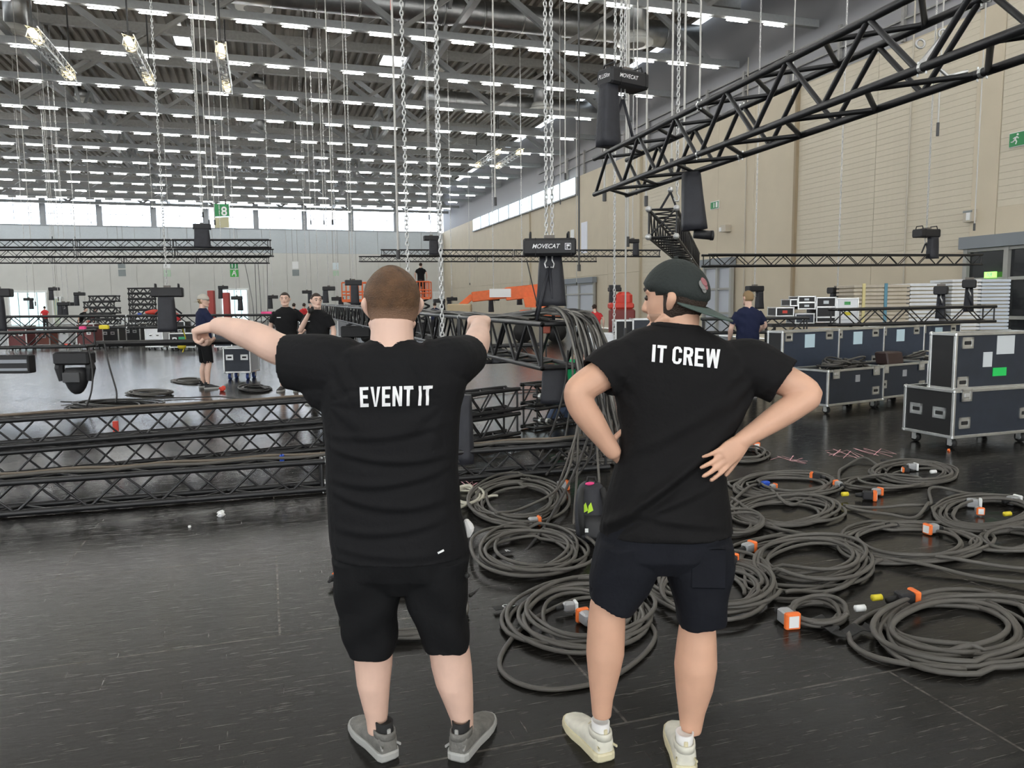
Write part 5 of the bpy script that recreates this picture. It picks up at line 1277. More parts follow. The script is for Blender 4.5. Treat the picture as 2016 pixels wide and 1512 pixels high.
    for hx, hy, tx, ty, pit, z in ((1193, 1498, 1134, 1432, .0, 0), (1350, 1524, 1331, 1440, 0, 0)):
        hl, te = gnd(hx, hy), gnd(tx, ty); dv = (te-hl).normalized(); u2 = shoe(None, hl+UP*z, hl+dv*.28+UP*z, s=1.0, up=SHOEW, sole=SHOEWS, sock=SOCKW, pitch=pit)
        for o in [u2]+list(u2.children): o.data.transform(inv)
        u2.parent = t
    return t
crew_man()
# ================================================================== crew in the background
def human(label, pos, face, height=1.78, top=TEE, bottom=SHORTS1, legs='shorts', arms=None, vox=.011, hair=HAIRD, head_face=None, cap=None, skin=SKIN, group=None, sleeve_z=.55, detail=True, lean=0, crouch=0, shoe_m=BLACKM, logo=True, stance=.11, glove=None):
    S = height/1.78; r, f, u = basis(face); pos = V(pos)
    t = thing('person', label, 'person', pos, group=group)
    def P(x, y, z):
        z2 = z*S; y2 = y*S
        if z > .9 and (lean or crouch): y2 += (z-.9)*S*math.sin(lean); z2 = .9*S+(z-.9)*S*math.cos(lean)
        if crouch: z2 -= crouch*min(1, z/.9)
        return r*(x*S)+f*y2+UP*z2
    A = dict(L=((-.30, -.02, 1.20), (-.30, .06, .96)), R=((.30, -.02, 1.20), (.30, .06, .96)))
    if arms: A.update(arms)
    hf = face if head_face is None else head_face
    b = MB(); C = P(0, .02, 1.655); W, Q = head_mesh(b, C, hf, S, features=detail)
    limb(b, [(P(0, .0, 1.58), .056*S), (P(0, -.01, 1.50), .06*S), (P(0, -.01, 1.44), .09*S)], 14, 3)
    def er(z, w, d, y=0): c = P(0, y, z); return ellring(c, r*(w*S), f*(d*S), 20, 2.3)
    b.loft([er(1.47, .09, .06), er(1.43, .14, .08), er(1.30, .16, .10), er(1.1, .155, .105), er(.95, .165, .11), er(.86, .15, .10)])
    for k, sx in (('L', -1), ('R', 1)):
        e, w = A[k]; sh = P(.175*sx, 0, 1.415); e, w = P(*e), P(*w)
        limb(b, [(sh-UP*.02, .040*S), ((sh+e)/2, .045*S), (e, .041*S), ((e*.6+w*.4), .042*S), (w, .027*S)], 14, 4)
        d = (w-e).normalized(); nn = d.cross(f) if abs(d.dot(f)) < .9 else UP
        hand(b, w, d, (nn*sx if nn.length > .1 else UP), -sx, S, curl=(.35, .4, .45, .5), thumb=.5)
        hx = .095*sx; kn = P(stance*sx, .02+crouch*.5, .48); an = P((stance+.01)*sx, -.02, .09)
        limb(b, [(P(hx, 0, .90), .085*S), (P((hx+stance*sx)/2, .01+crouch*.3, .68), .072*S), (kn, .054*S), ((kn*.6+an*.4)-f*.02, .056*S), (an, .035*S)], 14, 4)
    body = remesh(b, 'body', skin, vox, 3, t)
    # shirt
    s = MB(); rings = [er(1.515, .075, .062), er(1.495, .105, .075), er(1.455, .175, .095), er(1.40, .205, .118), er(1.25, .20, .13), er(1.1, .185, .128), er(.95, .19, .132), er(.86, .195, .132)]
    s.loft(hollow(rings, P(0, 0, .86), -UP, .012, .05))
    for k, sx in (('L', -1), ('R', 1)):
        e = P(*A[k][0]); sh = P(.15*sx, 0, 1.40); ed = sh+(e-sh)*(sleeve_z+.22)
        sleeve(s, [(sh, .084*S), ((sh+ed)/2, .079*S), (ed, .072*S)], per=4, n=16)
    so = remesh(s, 'shirt', top, vox, 2, t, disp=lambda co, n: .004*math.sin(co.z*40+co.x*30)*math.sin(co.x*22+co.y*18))
    if logo:
        MB().box(P(.10, .128, 1.33), (.07*S, .006, .014*S), frame_M((0, 0, 0), r, f, UP).to_3x3()).build('chest_print', WHITEPR, so)
    k = MB(); hem = .44 if legs == 'shorts' else .10
    k.loft([er(.98, .17, .12), er(.90, .185, .128), er(.80, .18, .12), er(.74, .15, .09)])
    for sx in (-1, 1):
        kn = P(stance*sx, .02+crouch*.5, .48); an = P((stance+.01)*sx, -.02, .10); hp = P(.095*sx, 0, .86)
        pts = [(hp, .10*S), ((hp+kn)/2, .095*S), (kn+(P(0, 0, hem+.04)-P(0, 0, .48) if legs == 'shorts' else V((0, 0, 0))), .085*S)]
        if legs != 'shorts': pts += [((kn+an)/2, .075*S), (an, .068*S)]
        sleeve(k, pts, per=4, n=16)
    remesh(k, 'shorts' if legs == 'shorts' else 'trousers', bottom, vox, 2, t)
    for sx in (-1, 1):
        hl = P((stance+.005)*sx, -.085, 0); hl.z = 0; d = (f+r*.15*sx).normalized(); o = shoe(t, hl, hl+d*.27*S, s=S, up=shoe_m, sole=SHOEGS if detail else shoe_m)
    if cap:
        shell(lambda p: W(p), S, .016, lambda d: d[2]-(.12-.1*d[1]), 'cap', cap, t)
        bm_ = MB(); bm_.loft([[W(headpt((math.sin(q_), -math.cos(q_)*(1 if True else 1), .02), S, .016))-V((0, 0, 0)) for q_ in [(i/8-.5)*2 for i in range(9)]]+[W(headpt((math.sin(q_), -math.cos(q_), .02), S, .07))-UP*.03 for q_ in [(i/8-.5)*-1.6 for i in range(9)]], [W(headpt((math.sin(q_), -math.cos(q_), .05), S, .016)) for q_ in [(i/8-.5)*2 for i in range(9)]]+[W(headpt((math.sin(q_), -math.cos(q_), .05), S, .07))-UP*.03 for q_ in [(i/8-.5)*-1.6 for i in range(9)]]])
        bm_.build('cap_brim', cap, t)
    shell(lambda p: W(p), S, .007, (lambda d: min(d[2]+.5, .1-d[1])) if cap else hairfun(-.45, .55, .1), 'hair', hair, t, n=28)
    if detail: face_parts(Q, S, t, browm=hair)
    if glove: MB().sph(P(*A[glove][1])+(P(*A[glove][1])-P(*A[glove][0])).normalized()*.07, (.055, .055, .065), 8).build('glove', RUBBER, t, True)
    return t
human('man in navy shirt and black shorts with a pale backward cap, turned away', gnd(407, 764), HF*.6+HR*.8, 1.84, NAVYT, SHORTS1, 'shorts', head_face=HR*.95+HF*.2, cap=CAPL, hair=HAIRL, logo=False, stance=.16, arms=dict(L=((-.27, .12, 1.20), (-.12, .30, 1.12)), R=((.26, .14, 1.20), (.10, .32, 1.12))))
p = atz(566, 700, 14.3); human('standing man in black shirt, one hand on his hip, facing the viewer', (p.x, p.y, 0), -HF+HR*.1, 1.85, TEE, SHORTS1, 'shorts', hair=HAIRD, arms=dict(L=((-.40, -.10, 1.20), (-.23, .05, 1.02)), R=((.28, -.04, 1.18), (.27, .06, .92))))
p = atz(628, 700, 12.4); human('man in black shirt with a gloved hand at his chin', (p.x, p.y, 0), -HF-HR*.3, 1.80, TEE, SHORTS1, 'trousers', hair=HAIRD, head_face=-HF*.8+HR*.55, glove='R', arms=dict(R=((.26, .10, 1.18), (.03, .20, 1.46)), L=((-.27, -.02, 1.18), (-.27, .05, .92))))
p = atz(1471, 700, 12.6); human('man in navy shirt seen from behind by the case row', (p.x, p.y, 0), HF-HR*.05, 1.77, NAVYT, BLACKM, 'trousers', hair=HAIRL, logo=False, head_face=HF-HR*.3, arms=dict(L=((-.27, .03, 1.16), (-.25, .16, .96)), R=((.31, .06, 1.20), (.22, .26, 1.06))))
far = [(90, 55, 1.75, REDTEE, 'person in red shirt by the far left glazed opening', HF, 0), (158, 42, 1.7, TEE, 'dark-shirted person bending far left', HR, .5), (176, 40, 1.68, REDTEE, 'person in red bending beside the dark-shirted one', HR, .55), (352, 30, 1.66, REDTEE, 'person in red behind the tall chain bag', -HR, .25), (580, 36, 1.72, TEE, 'small dark figure between the two standing men', HF, 0), (600, 37, 1.72, REDTEE, 'small figure in red between the two standing men', HF, 0), (856, 36, 1.70, NAVYT, 'worker in dark shirt below the orange platform', HF, 0.2), (1172, 24, 1.6, REDTEE, 'figure in red by the far blue glazed doors', HF, .4)]
for px, zc, h, tm_, lab, fc, ln in far:
    p = atz(px, 640, zc); human(lab, (p.x, p.y, 0), fc, h, tm_, BLACKM, 'trousers', vox=.022, detail=False, lean=ln, logo=False, group='far crew members')
p = atz(1098, 730, 10.3); human('crew member in bright green crouching behind the cable truss', (p.x, p.y, 0), HR*.6-HF, 1.7, GREENV, mat('denim_blue', (.09, .13, .22), .8), 'trousers', crouch=.42, lean=.75, logo=False, vox=.014)
# ------------------------------------------------------------------ lifts and machines far back
def P_(o, x, y, z): return V(o)+HR*x+HF*y+UP*z
def lift(label, px, py0, py1, zc, w):
    b = atz(px, py1, zc); tp = atz(px, py0, zc).z; t = thing('scissor_lift', label, 'lift', (b.x, b.y, 0)); z1 = b.z; M3 = frame_M((0, 0, 0), HR, HF, UP).to_3x3()
    MB().box(UP*.45, (w*1.2, 1.0, .5), M3, bev=.05).build('chassis', BLACKM, t)
    for sx in (-1, 1):
        for sy in (-.4, .4): MB().cyl(HR*(sx*w*.4)+HF*(sy-.06)+UP*.2, HR*(sx*w*.4)+HF*(sy+.06)+UP*.2, .2, 12).build('wheel', RUBBER, t, True)
    n = 3; hh = (z1-.7)/n
    for i in range(n):
        for s_ in (-1, 1): bar('scissor_arm', HR*(-s_*w*.45)+UP*(.7+i*hh), HR*(s_*w*.45)+UP*(.7+i*hh+hh), .05, BLACKM, t)
    MB().box(UP*(z1), (w, .9, .12), M3).build('platform', ORANGE, t)
    for sy in (-.42, .42):
        for i in range(7): bar('guard_post', HR*(-w/2+w*i/6)+HF*sy+UP*z1, HR*(-w/2+w*i/6)+HF*sy+UP*tp, .028, ORANGE, t, 6)
        for z in (tp, (tp+z1)/2, z1+.25): bar('guard_rail', HR*(-w/2)+HF*sy+UP*z, HR*(w/2)+HF*sy+UP*z, .03, ORANGE, t, 6)
    return t, z1
lift('orange lift platform left of the crew-cut head', 702, 557, 592, 33, 1.05)
t, z1 = lift('orange lift platform right of the crew-cut head, worker on it', 829, 555, 587, 38, .95)
p = atz(829, 560, 38); human('worker standing on the raised orange platform', (p.x, p.y, z1+.06), HF, 1.7, TEE, BLACKM, 'trousers', vox=.022, detail=False, logo=False, group='far crew members')
# the human() shoes sit at z=0, so lift that worker's shoes with him
# telescopic boom lift
t = thing('boom_lift', 'orange telescopic boom lift in the middle distance', 'lift', gnd(1060, 655)); q = t.location; zc = 32
B = lambda x, y, o=0: atz(x, y, zc+o)-q
def beam(name, a, b, w, h, ma):
    a, b = V(a), V(b); d = (b-a); L = d.length; d.normalize(); s = d.cross(UP).normalized(); n = s.cross(d); MB().box((a+b)/2, (L, w, h), frame_M((0, 0, 0), d, s, n).to_3x3(), bev=.03).build(name, ma, t)
beam('boom_section', B(929, 585), B(1000, 577), .35, .42, ORANGE); beam('boom_section', B(995, 579), B(1092, 569), .45, .55, ORANGE); beam('jib', B(902, 607), B(930, 583), .25, .25, ORANGE)
MB().box(B(985, 577), (.9, .5, .35), frame_M((0, 0, 0), HR, HF, UP).to_3x3()).build('name_plate', WHITEP, t)
MB().loft([[B(1030, 585, o) for o in (-.8, .8)]+[B(1095, 580, o) for o in (.8, -.8)], [B(1034, 605, o) for o in (-.9, .9)]+[B(1095, 606, o) for o in (.9, -.9)]]).build('turret', ORANGE, t)
MB().box(B(1065, 618), (1.8, 1.8, .35), frame_M((0, 0, 0), HR, HF, UP).to_3x3(), bev=.05).build('chassis', ORANGE, t)
for x in (1030, 1095):
    for o in (-1, 1): MB().cyl(V((B(x, 640, o-.15).x, B(x, 640, o-.15).y, .42)), V((B(x, 640, o+.15).x, B(x, 640, o+.15).y, .42)), .42, 16).build('wheel', RUBBER, t, True)
MB().box(B(905, 610), (1.0, .8, .5), frame_M((0, 0, 0), HR, HF, UP).to_3x3(), bev=.04).build('basket', mat('tan_crate', (.5, .4, .25), .6), t)
t = thing('red_machine', 'small red work machine behind the capped man\'s face', 'machine', gnd(1245, 672)); q = t.location; zc = 24
MB().box(B(1228, 588, 0), (.5, .5, .42), frame_M((0, 0, 0), HR, HF, UP).to_3x3(), bev=.1).build('hood', REDM, t); MB().box(B(1222, 602), (.75, .7, .2), frame_M((0, 0, 0), HR, HF, UP).to_3x3(), bev=.05).build('body', REDM, t)
MB().box(B(1224, 635), (.75, .7, .85), frame_M((0, 0, 0), HR, HF, UP).to_3x3(), bev=.05).build('lower_body', mat('dark_red', (.2, .03, .025), .5), t)
for x in (1208, 1242): MB().cyl(B(x, 671, -.3), B(x, 671, .3), .3, 14).build('wheel', RUBBER, t, True)
bar('mast', B(1210, 590), B(1210, 568), .04, BLACKM, t); MB().box(B(1210, 566), (.35, .2, .15), frame_M((0, 0, 0), HR, HF, UP).to_3x3()).build('beacon', BLACKM, t)
# ------------------------------------------------------------------ background cases, racks and truss stacks
rn = random.Random(12)
lab = ['dark-red case at the far left edge', 'brown-red case beside it', 'white-panelled case behind the left truss', 'dark red case behind the left truss', 'open-framed rack behind the yellow tape', 'black rack behind the waist-height truss', 'white and black rack near the chain bag', 'black case with silver edges near the chain bag', 'white rolling rack behind the chain bag', 'navy case behind the capped navy man', 'black case with pale top behind the navy man', 'grey case behind the pointing wrist', 'long black case behind the pink tape', 'silver-edged case behind the standing men']
pc = [mat('dark_red_panel', (.13, .03, .03), .5), mat('brown_red_panel', (.2, .07, .05), .5), WP, mat('dark_red_panel', (.13, .03, .03), .5), PANELK, PANELK, WP, PANELK, WP, PANELN, PANELK, mat('grey_case_panel', (.3, .31, .33), .5), PANELK, PANELN]
for i, l in enumerate(lab):
    px = 18+i*45; g = gnd(px, 689-(i % 3)*4)
    case(l+', far', g, HR, rn.uniform(.62, .8), .6, rn.uniform(.5, .95), wheels=.12, panel=pc[i], edge=.04, group='flight cases in the background', front_dishes=((.3, .6), (.7, .6)), fr=HF)
case('black cable case with pale label beside the yellow plug', gnd(335, 690), HR, .95, .6, .5, wheels=.12, panel=PANELK, front_dishes=((.2, .6),), fr=HF)
case('purple-marked silver case right of the chin-rubbing man', gnd(666, 668), HR, .8, .6, .75, wheels=.14, panel=mat('grey_case_panel', (.3, .31, .33), .5), stickers=((.5, .4, .5, .3, mat('plum_sticker', (.22, .04, .14), .5)),), fr=HF)
case('dark case behind the pointing man\'s neck', gnd(700, 662), HR, 1.3, .6, .4, wheels=.12, panel=PANELN, fr=HF)
for i, (px, w, h) in enumerate(((1185, 60, 30), (1232, 40, 52), (1265, 38, 54))):
    g = gnd(px-w/2, 702); zc = (g-CAM).dot(CF)
    case(('low silver stack of rails', 'silver-framed rack', 'navy silver-edged case')[i]+' left of the capped man', g, HR, w*zc/FPX, .6, h*zc/FPX*1.2, wheels=.12, panel=(ALU, PANELK, PANELN)[i], edge=.05, fr=HF)
# panel leaning red
for px, h, l in ((417, 30, 'left'), (447, 26, 'right')):
    p = atz(px, 606, 40); M3 = frame_M((0, 0, 0), HR, HF, UP).to_3x3(); t = thing('display_stand', l+' one of two upright red panels by the far door', 'stand', (p.x, p.y, 0))
    MB().box(UP*(.1+(p.z+h*40/FPX)/2), (.32, .25, p.z+h*40/FPX), M3, bev=.02).build('panel_board', mat('panel_red', (.42, .06, .05), .5), t); MB().box(UP*.05, (.5, .6, .1), M3).build('foot', BLACKM, t)
# stacks of short trusses far left
for s_, (px, y0, rows, w) in enumerate(((198, 618, 5, 1.25), (283, 616, 7, 1.1))):
    zc = 34; lowest = atz(px, 640, zc); top = atz(px, 582 if s_ == 0 else 566, zc).z; n = rows+3
    for i in range(n):
        z = .05+(top-.3)*i/(n-1) if n > 1 else 0; c = V((lowest.x, lowest.y, z)); off = (.25 if (i % 2 and s_ == 0) else 0)
        truss('%s truss piece from the floor in the %s far stack' % (ordn[i], ('left', 'right')[s_]), c-HR*(w/2-off), c+HR*(w/2+off), w=.3, h=(top-.3)/(n-1)*.86, tr=.035, br=.02, panel=.42, sec=3, topb=False, name='truss_piece', group='truss pieces stacked far left')
t = thing('pallet_lift', 'long silver bench with piled gear far left', 'bench', gnd(245, 668)); q = t.location; M3 = frame_M((0, 0, 0), HR, HF, UP).to_3x3()
MB().box(UP*1.0, (3.0, .8, .08), M3).build('bench_top', ALU, t)
for sx in (-1.4, 1.4):
    for sy in (-.3, .3): bar('leg', HR*sx+HF*sy, HR*sx+HF*sy+UP*1.0, .04, ALU, t)
o = MB(); limb(o, [(V((-.14, 0, .06)), .03), (V((0, 0, .07)), .055), (V((.14, 0, .06)), .04)], 10, 3); o = o.build('red_bundle', REDM, None, True); o.location = atz(303, 617, 15.8)-UP*.04; tag(o, 'red cloth bundle on the waist-height truss', 'bundle')
o = MB(); o.tube(spline([(0, 0, 0), (.05, 0, -.25), (-.02, 0, -.5)], 6), .012, 6); t = thing('yellow_plug', 'yellow and green plug hanging by the pointing fist', 'plug', atz(359, 646, 15.75)); o2 = o.build('cord', YELL, t); MB().box((-.03, 0, -.34), (.16, .1, .18), bev=.03).build('plug_body', YELL, t); MB().box((-.02, 0, -.22), (.12, .08, .08)).build('plug_cap', mat('plug_green', (.05, .45, .2), .5), t)
# ================================================================== cables on the floor
def coil_path(c, ax, ay, n, seed, spread=.30, hgt=.05, tail=None, wob=.05, r0=.013):
    r = random.Random(seed); pts = []; N = 40; ph0 = r.uniform(0, 6.28); loops = []
    for k in range(n+1): loops.append((1-spread*r.random()**1.1, r.uniform(-.11, .11), r.uniform(-.13, .13), r.random(), r.uniform(-.3, .3), r.uniform(0, 6.28)))
    for k in range(n):
        for i in range(N):
            f = i/N; A, B = loops[k], loops[k+1]; s = f*f*(3-2*f); L = [A[j]*(1-s)+B[j]*s for j in range(5)]; a = ph0+2*math.pi*f
            rr = L[0]*(1+wob*math.sin(2*a+A[5])*.8+wob*.5*math.sin(3*a+A[5]*2)); x, y = math.cos(a)*rr+L[1], math.sin(a)*rr*(1+L[4]*.15)+L[2]
            z = r0+hgt*(L[3]*(.6+.4*math.sin(a*1.0+A[5])))*(1.0 if n > 3 else .3); p = c+ax*x+ay*y; pts.append(V((p.x, p.y, max(r0, z))))
    if tail: pts += spline([pts[-1]]+[V((q.x, q.y, max(r0, q.z))) for q in tail], 10)[1:]
    return pts
CO = {}
def coil(label, px, py, hw, hh, n, seed, ma=CABLE, r=.0115, tail=None, spread=.46, hgt=.06, group='cable coils on the floor', wob=.10):
    c = gnd(px, py); L, R_ = gnd(px-hw, py), gnd(px+hw, py); T, B_ = gnd(px, py-hh), gnd(px, py+hh)
    c = (T+B_)/2; ax, ay = (R_-L)/2, (T-B_)/2
    t = thing('cable_coil', label, 'cable coil', V((c.x, c.y, 0)), group=group)
    pts = coil_path(c, ax, ay, n, seed, spread, hgt, [gnd(*q) for q in tail] if tail else None, wob, r)
    MB().tube([p-t.location for p in pts], r, 6).build('cable', ma, t, True)
    CO[label] = (t, c); return t
def conn(px, py, t, kind='o', yaw=0, z=.03, s=1.0):
    """multipin connector: grey hood, orange or grey frame, black boot"""
    p = gnd(px, py, z)-t.location; M3 = Matrix.Rotation(yaw-YAW, 3, 'Z')
    hood = {'o': CGREY, 'k': BLACKM, 'w': CGREY, 'b': BLUET}[kind]
    o = MB().box(p, (.075*s, .055*s, .06*s), M3, bev=.008).build('connector', hood, t)
    if kind in 'ok':
        f = MB()
        for dx in (.045,): f.box(p+M3 @ V((dx*s, 0, 0)), (.026*s, .068*s, .074*s), M3, bev=.006)
        f.build('locking_frame', ORANGEC, o)
        MB().box(p+M3 @ V((.059*s, 0, 0)), (.004, .045*s, .05*s), M3).build('pin_face', WHITEP, o)
    elif kind == 'w': MB().box(p+M3 @ V((.045*s, 0, 0)), (.02*s, .066*s, .07*s), M3, bev=.004).build('locking_frame', WHITEP, o)
    MB().cyl(p-M3 @ V((.037*s, 0, 0)), p-M3 @ V((.085*s, 0, .006)), .019*s, 10, .014*s).build('cable_gland', RUBBER, o, True)
c1 = coil('dark cable coil between the two men, one loose loop towards the viewer', 1148, 1222, 145, 70, 9, 1, tail=[(1290, 1250), (1220, 1330), (1100, 1362), (1010, 1345), (985, 1300), (1040, 1230), (1130, 1185), (1200, 1180)])
c2 = coil('cable coil behind the capped man\'s knees', 1400, 1168, 142, 68, 10, 2)
c3 = coil('cable coil right of the pointing man\'s thigh', 1042, 1096, 126, 52, 9, 3)
c4 = coil('round cable coil between the men in front of the floor truss', 1018, 996, 100, 48, 12, 4, spread=.5)
c5 = coil('cable coil right of the capped man\'s shorts', 1590, 1118, 143, 60, 8, 5, tail=[(1460, 1130), (1440, 1080), (1560, 1050)])
c6 = coil('big cable coil at the lower right corner', 1880, 1252, 205, 80, 9, 6, r=.0135)
c7 = coil('loose cable coil right of centre with black hook tape', 1795, 1074, 160, 42, 7, 7, spread=.45, wob=.1)
c8 = coil('flat cable coil right of the capped man\'s hip', 1545, 1014, 118, 34, 9, 8, spread=.45)
c9 = coil('cable coil with a blue connector', 1550, 960, 105, 26, 10, 9, spread=.5)
c10 = coil('rear cable coil with a grey connector near the chalk marks', 1800, 938, 84, 22, 11, 10)
c11 = coil('two touching small cable loops beside the rear coil', 1740, 956, 95, 15, 5, 11)
c12 = coil('cable coil at the right edge with grey connectors', 1945, 1018, 115, 36, 10, 12)
c13 = coil('cable coil cut by the right edge, below the grey connectors', 1985, 1072, 80, 26, 5, 13)
c14 = coil('small far cable coil at the capped man\'s elbow side', 1466, 900, 46, 14, 8, 14)
c15 = coil('small cable coil holding a white multipin connector', 1606, 1216, 62, 26, 5, 15)
c16 = coil('cable coil behind the pointing man\'s legs', 800, 1215, 146, 66, 6, 16)
c17 = coil('narrow cable coil beside the capped man\'s left pocket', 1450, 1038, 60, 26, 6, 17)
c18 = coil('cream cable coil half hidden behind the pointing man', 918, 984, 36, 22, 6, 18, CABLEW, .011)
for l, px, py, hw, hh, n, ma in (('flat brownish cable coil on the bright floor at left', 297, 776, 48, 5, 8, CABLE), ('dark cable pile behind the left floor trusses', 230, 800, 92, 8, 9, CABLED), ('small cable coil behind the man in the navy shirt', 372, 752, 36, 5, 6, CABLE), ('black cable coil right of the navy man\'s feet', 503, 768, 40, 7, 7, CABLED), ('dark cable loops left of the pile behind the trusses', 155, 806, 28, 5, 4, CABLED), ('cable coil in front of the trunks\' shadow', 1175, 905, 60, 14, 6, CABLE), ('cable coil under the hanging cables', 1130, 880, 70, 12, 6, CABLED)):
    coil(l, px, py, hw, hh, n, px, ma, .014)
# connectors
for px, py, t, k, yw, s in ((1549, 1214, c15, 'o', -1.4, 1.15), (1781, 1178, c6, 'k', .15, 1.2), (1472, 1078, c5, 'o', .6, 1), (1442, 1105, c5, 'k', 1.2, 1), (1836, 1040, c7, 'o', -2.8, 1), (1709, 975, c11, 'k', -.4, 1.1), (1725, 968, c11, 'o', .3, .9), (1507, 953, c9, 'b', .3, .9), (1521, 958, c9, 'o', .5, .7), (1607, 937, c9, 'k', 2.6, .9), (1651, 953, c11, 'o', 1.9, .8), (1794, 919, c10, 'w', .1, 1), (1915, 990, c12, 'w', -.5, 1.1), (1927, 1004, c12, 'o', -1.8, .8), (1994, 985, c12, 'w', .3, 1.1), (1484, 877, c14, 'o', -1.4, 1.2), (1050, 1026, c4, 'o', .2, .95), (1106, 955, c4, 'o', .1, 1.1), (1155, 1217, c1, 'o', 2.0, 1), (1120, 1194, c1, 'w', .2, .8), (656, 1138, c16, 'k', 1.3, .6), (1785, 925, c10, 'k', 2.9, .7)):
    conn(px, py, t, k, yw, .04, s)
for px, py, t, ma in ((1727, 1177, c6, YELL), (1664, 973, c11, YELL), (1984, 1012, c12, YELL), (1694, 1198, c6, WHITEP), (1838, 929, c10, WHITEP)):
    p = gnd(px, py, .045)-t.location; MB().cyl(p-HR*.025, p+HR*.025+HF*.01, .018, 8).build('marker_sleeve', ma, t, True)
# loose cables crossing the floor
def ground_cable(label, pts, ma=CABLE, r=.0125, seed=0, z=None):
    P = [gnd(x, y) for x, y in pts]; P = spline(P, 10); rr = random.Random(seed)
    P = [V((p.x, p.y, r+.018+.012*math.sin(i*.35+seed))) for i, p in enumerate(P)]
    o = MB().tube([p-P[0] for p in P], r, 6).build('loose_cable', ma, None, True); o.location = P[0]; return tag(o, label, 'cable', 'loose cables crossing the floor')
ground_cable('upper of two long cables running to the right edge', [(1440, 990), (1520, 1040), (1620, 1075), (1740, 1095), (1880, 1112), (2040, 1128)], seed=1)
ground_cable('lower of two long cables running to the right edge', [(1438, 1005), (1500, 1040), (1640, 1078), (1740, 1108), (1880, 1135), (2040, 1160)], seed=2)
ground_cable('cable looping between the flat coil and the right edge coil', [(1660, 1002), (1760, 1005), (1830, 1000), (1832, 970), (1900, 975), (1960, 985)], seed=3)
ground_cable('cable lying across the middle of the right-hand coils', [(1665, 1003), (1740, 1022), (1800, 1024), (1828, 1000)], seed=4)
ground_cable('cable bridging from the hip coil to the grey connectors', [(1430, 1005), (1480, 965), (1510, 965), (1550, 1000), (1600, 985), (1650, 1000)], seed=5)
ground_cable('cable arching beside the rear coil', [(1652, 960), (1655, 930), (1690, 910), (1720, 915), (1745, 935)], seed=6)
ground_cable('cable from the small coil towards the big corner coil', [(1545, 1180), (1600, 1172), (1660, 1170), (1700, 1130), (1735, 1115)], seed=7)
ground_cable('pale cable end by the pointing man\'s hip', [(905, 1010), (940, 990), (980, 985)], CABLEW, .011, 8)
ground_cable('thin cable lying beyond the left floor trusses', [(120, 795), (250, 792), (330, 786), (420, 785), (480, 790)], CABLED, .012, 9)
ground_cable('cable behind the stack of short trusses', [(900, 790), (980, 775), (1060, 770), (1120, 772)], CABLED, .014, 10)
ground_cable('cable along the floor before the short truss stack', [(905, 900), (980, 892), (1080, 880), (1200, 872)], CABLE, .014, 11)
ground_cable('second cable along the floor before the short truss stack', [(905, 893), (1000, 878), (1110, 872), (1210, 860)], CABLED, .014, 12)
# velcro straps and number tags
def strap(label, pts, w=.045):
    P = spline([gnd(x, y, .012) for x, y in pts], 6); m_ = MB(); vs = []; fs = []
    for i, p in enumerate(P):
        t = (P[min(i+1, len(P)-1)]-P[max(i-1, 0)]).normalized(); s = t.cross(UP)*w/2; b = .02*math.sin(i*.8)*.6+.02; vs += [p-s+UP*b, p+s+UP*b*.6, p-s+UP*(b+.004), p+s+UP*(b*.6+.004)]
    for i in range(len(P)-1): k = i*4; fs += [(k, k+1, k+5, k+4), (k+2, k+6, k+7, k+3), (k, k+4, k+6, k+2), (k+1, k+3, k+7, k+5)]
    fs += [(0, 2, 3, 1), (len(vs)-4, len(vs)-3, len(vs)-1, len(vs)-2)]
    o = m_.add(vs, fs).build('hook_strap', RUBBER); tag(o, label, 'strap')
strap('black hook strap twisted on the floor at the small coil', [(1604, 1222), (1625, 1235), (1650, 1252), (1690, 1245), (1712, 1240)], .06)
strap('black hook strap on the loose coil', [(1722, 1045), (1742, 1034), (1762, 1042)], .07)
strap('black hook strap near the rear coil', [(1738, 912), (1755, 908), (1772, 912)], .05)
for px, py, tx, l in ((994, 1195, 'CC', 'black cable tag marked CC lying on the floor'), (993, 1086, 'R', 'black cable tag marked R on the coil')):
    p = gnd(px, py, .02); t = thing('cable_tag', l, 'tag', p); d = (HR+HF*.35).normalized(); e = UP.cross(d)
    MB().box((0, 0, 0), (.12, .05, .004), frame_M((0, 0, 0), d, e, UP).to_3x3()).build('tag_plate', RUBBER, t); text(tx, 'lettering', WHITEPR, .05, UP*.003+d*.02, d, e, t, bold=.02)
# ------------------------------------------------------------------ cables draped over the near end of the middle truss
rb = random.Random(5)
for i in range(34):
    f = i/33; j = lambda s: rb.uniform(-s, s)
    P = [atz(1000+j(10), 622+j(4), 11.2), atz(1050+j(8), 616+j(5), 9.9), atz(1085+18*f, 606+10*f+j(5), 9.15-.3*f), atz(1108+54*f+j(5), 622-4*f+j(5), 8.75-.3*f+j(.1)), atz(1122+70*f+j(5), 662+j(8), 8.5-.2*f+j(.1)), atz(1132+76*f+j(6), 730, 8.3-.2*f+j(.1)), atz(1142+78*f+j(8), 800, 8.2-.2*f+j(.1))]
    g = gnd(1150+75*f+j(20), 892+j(16)); P += [V((P[-1].x*.4+g.x*.6, P[-1].y*.4+g.y*.6, .25)), V((g.x, g.y, .03))]
    g2 = gnd(1120+120*f+j(60), 915+j(18)); P.append(V((g2.x, g2.y, .025)))
    P = spline(P, 6); o = MB().tube([p-P[0] for p in P], .0125, 6).build('draped_cable', (CABLE, CABLE, mat('light_grey_cable', (.22, .21, .19), .5), CABLED)[i % 4], None, True); o.location = P[0]
    tag(o, 'grey-black cable in the bundle draped over the truss end', 'cable', 'cables draped over the truss end')
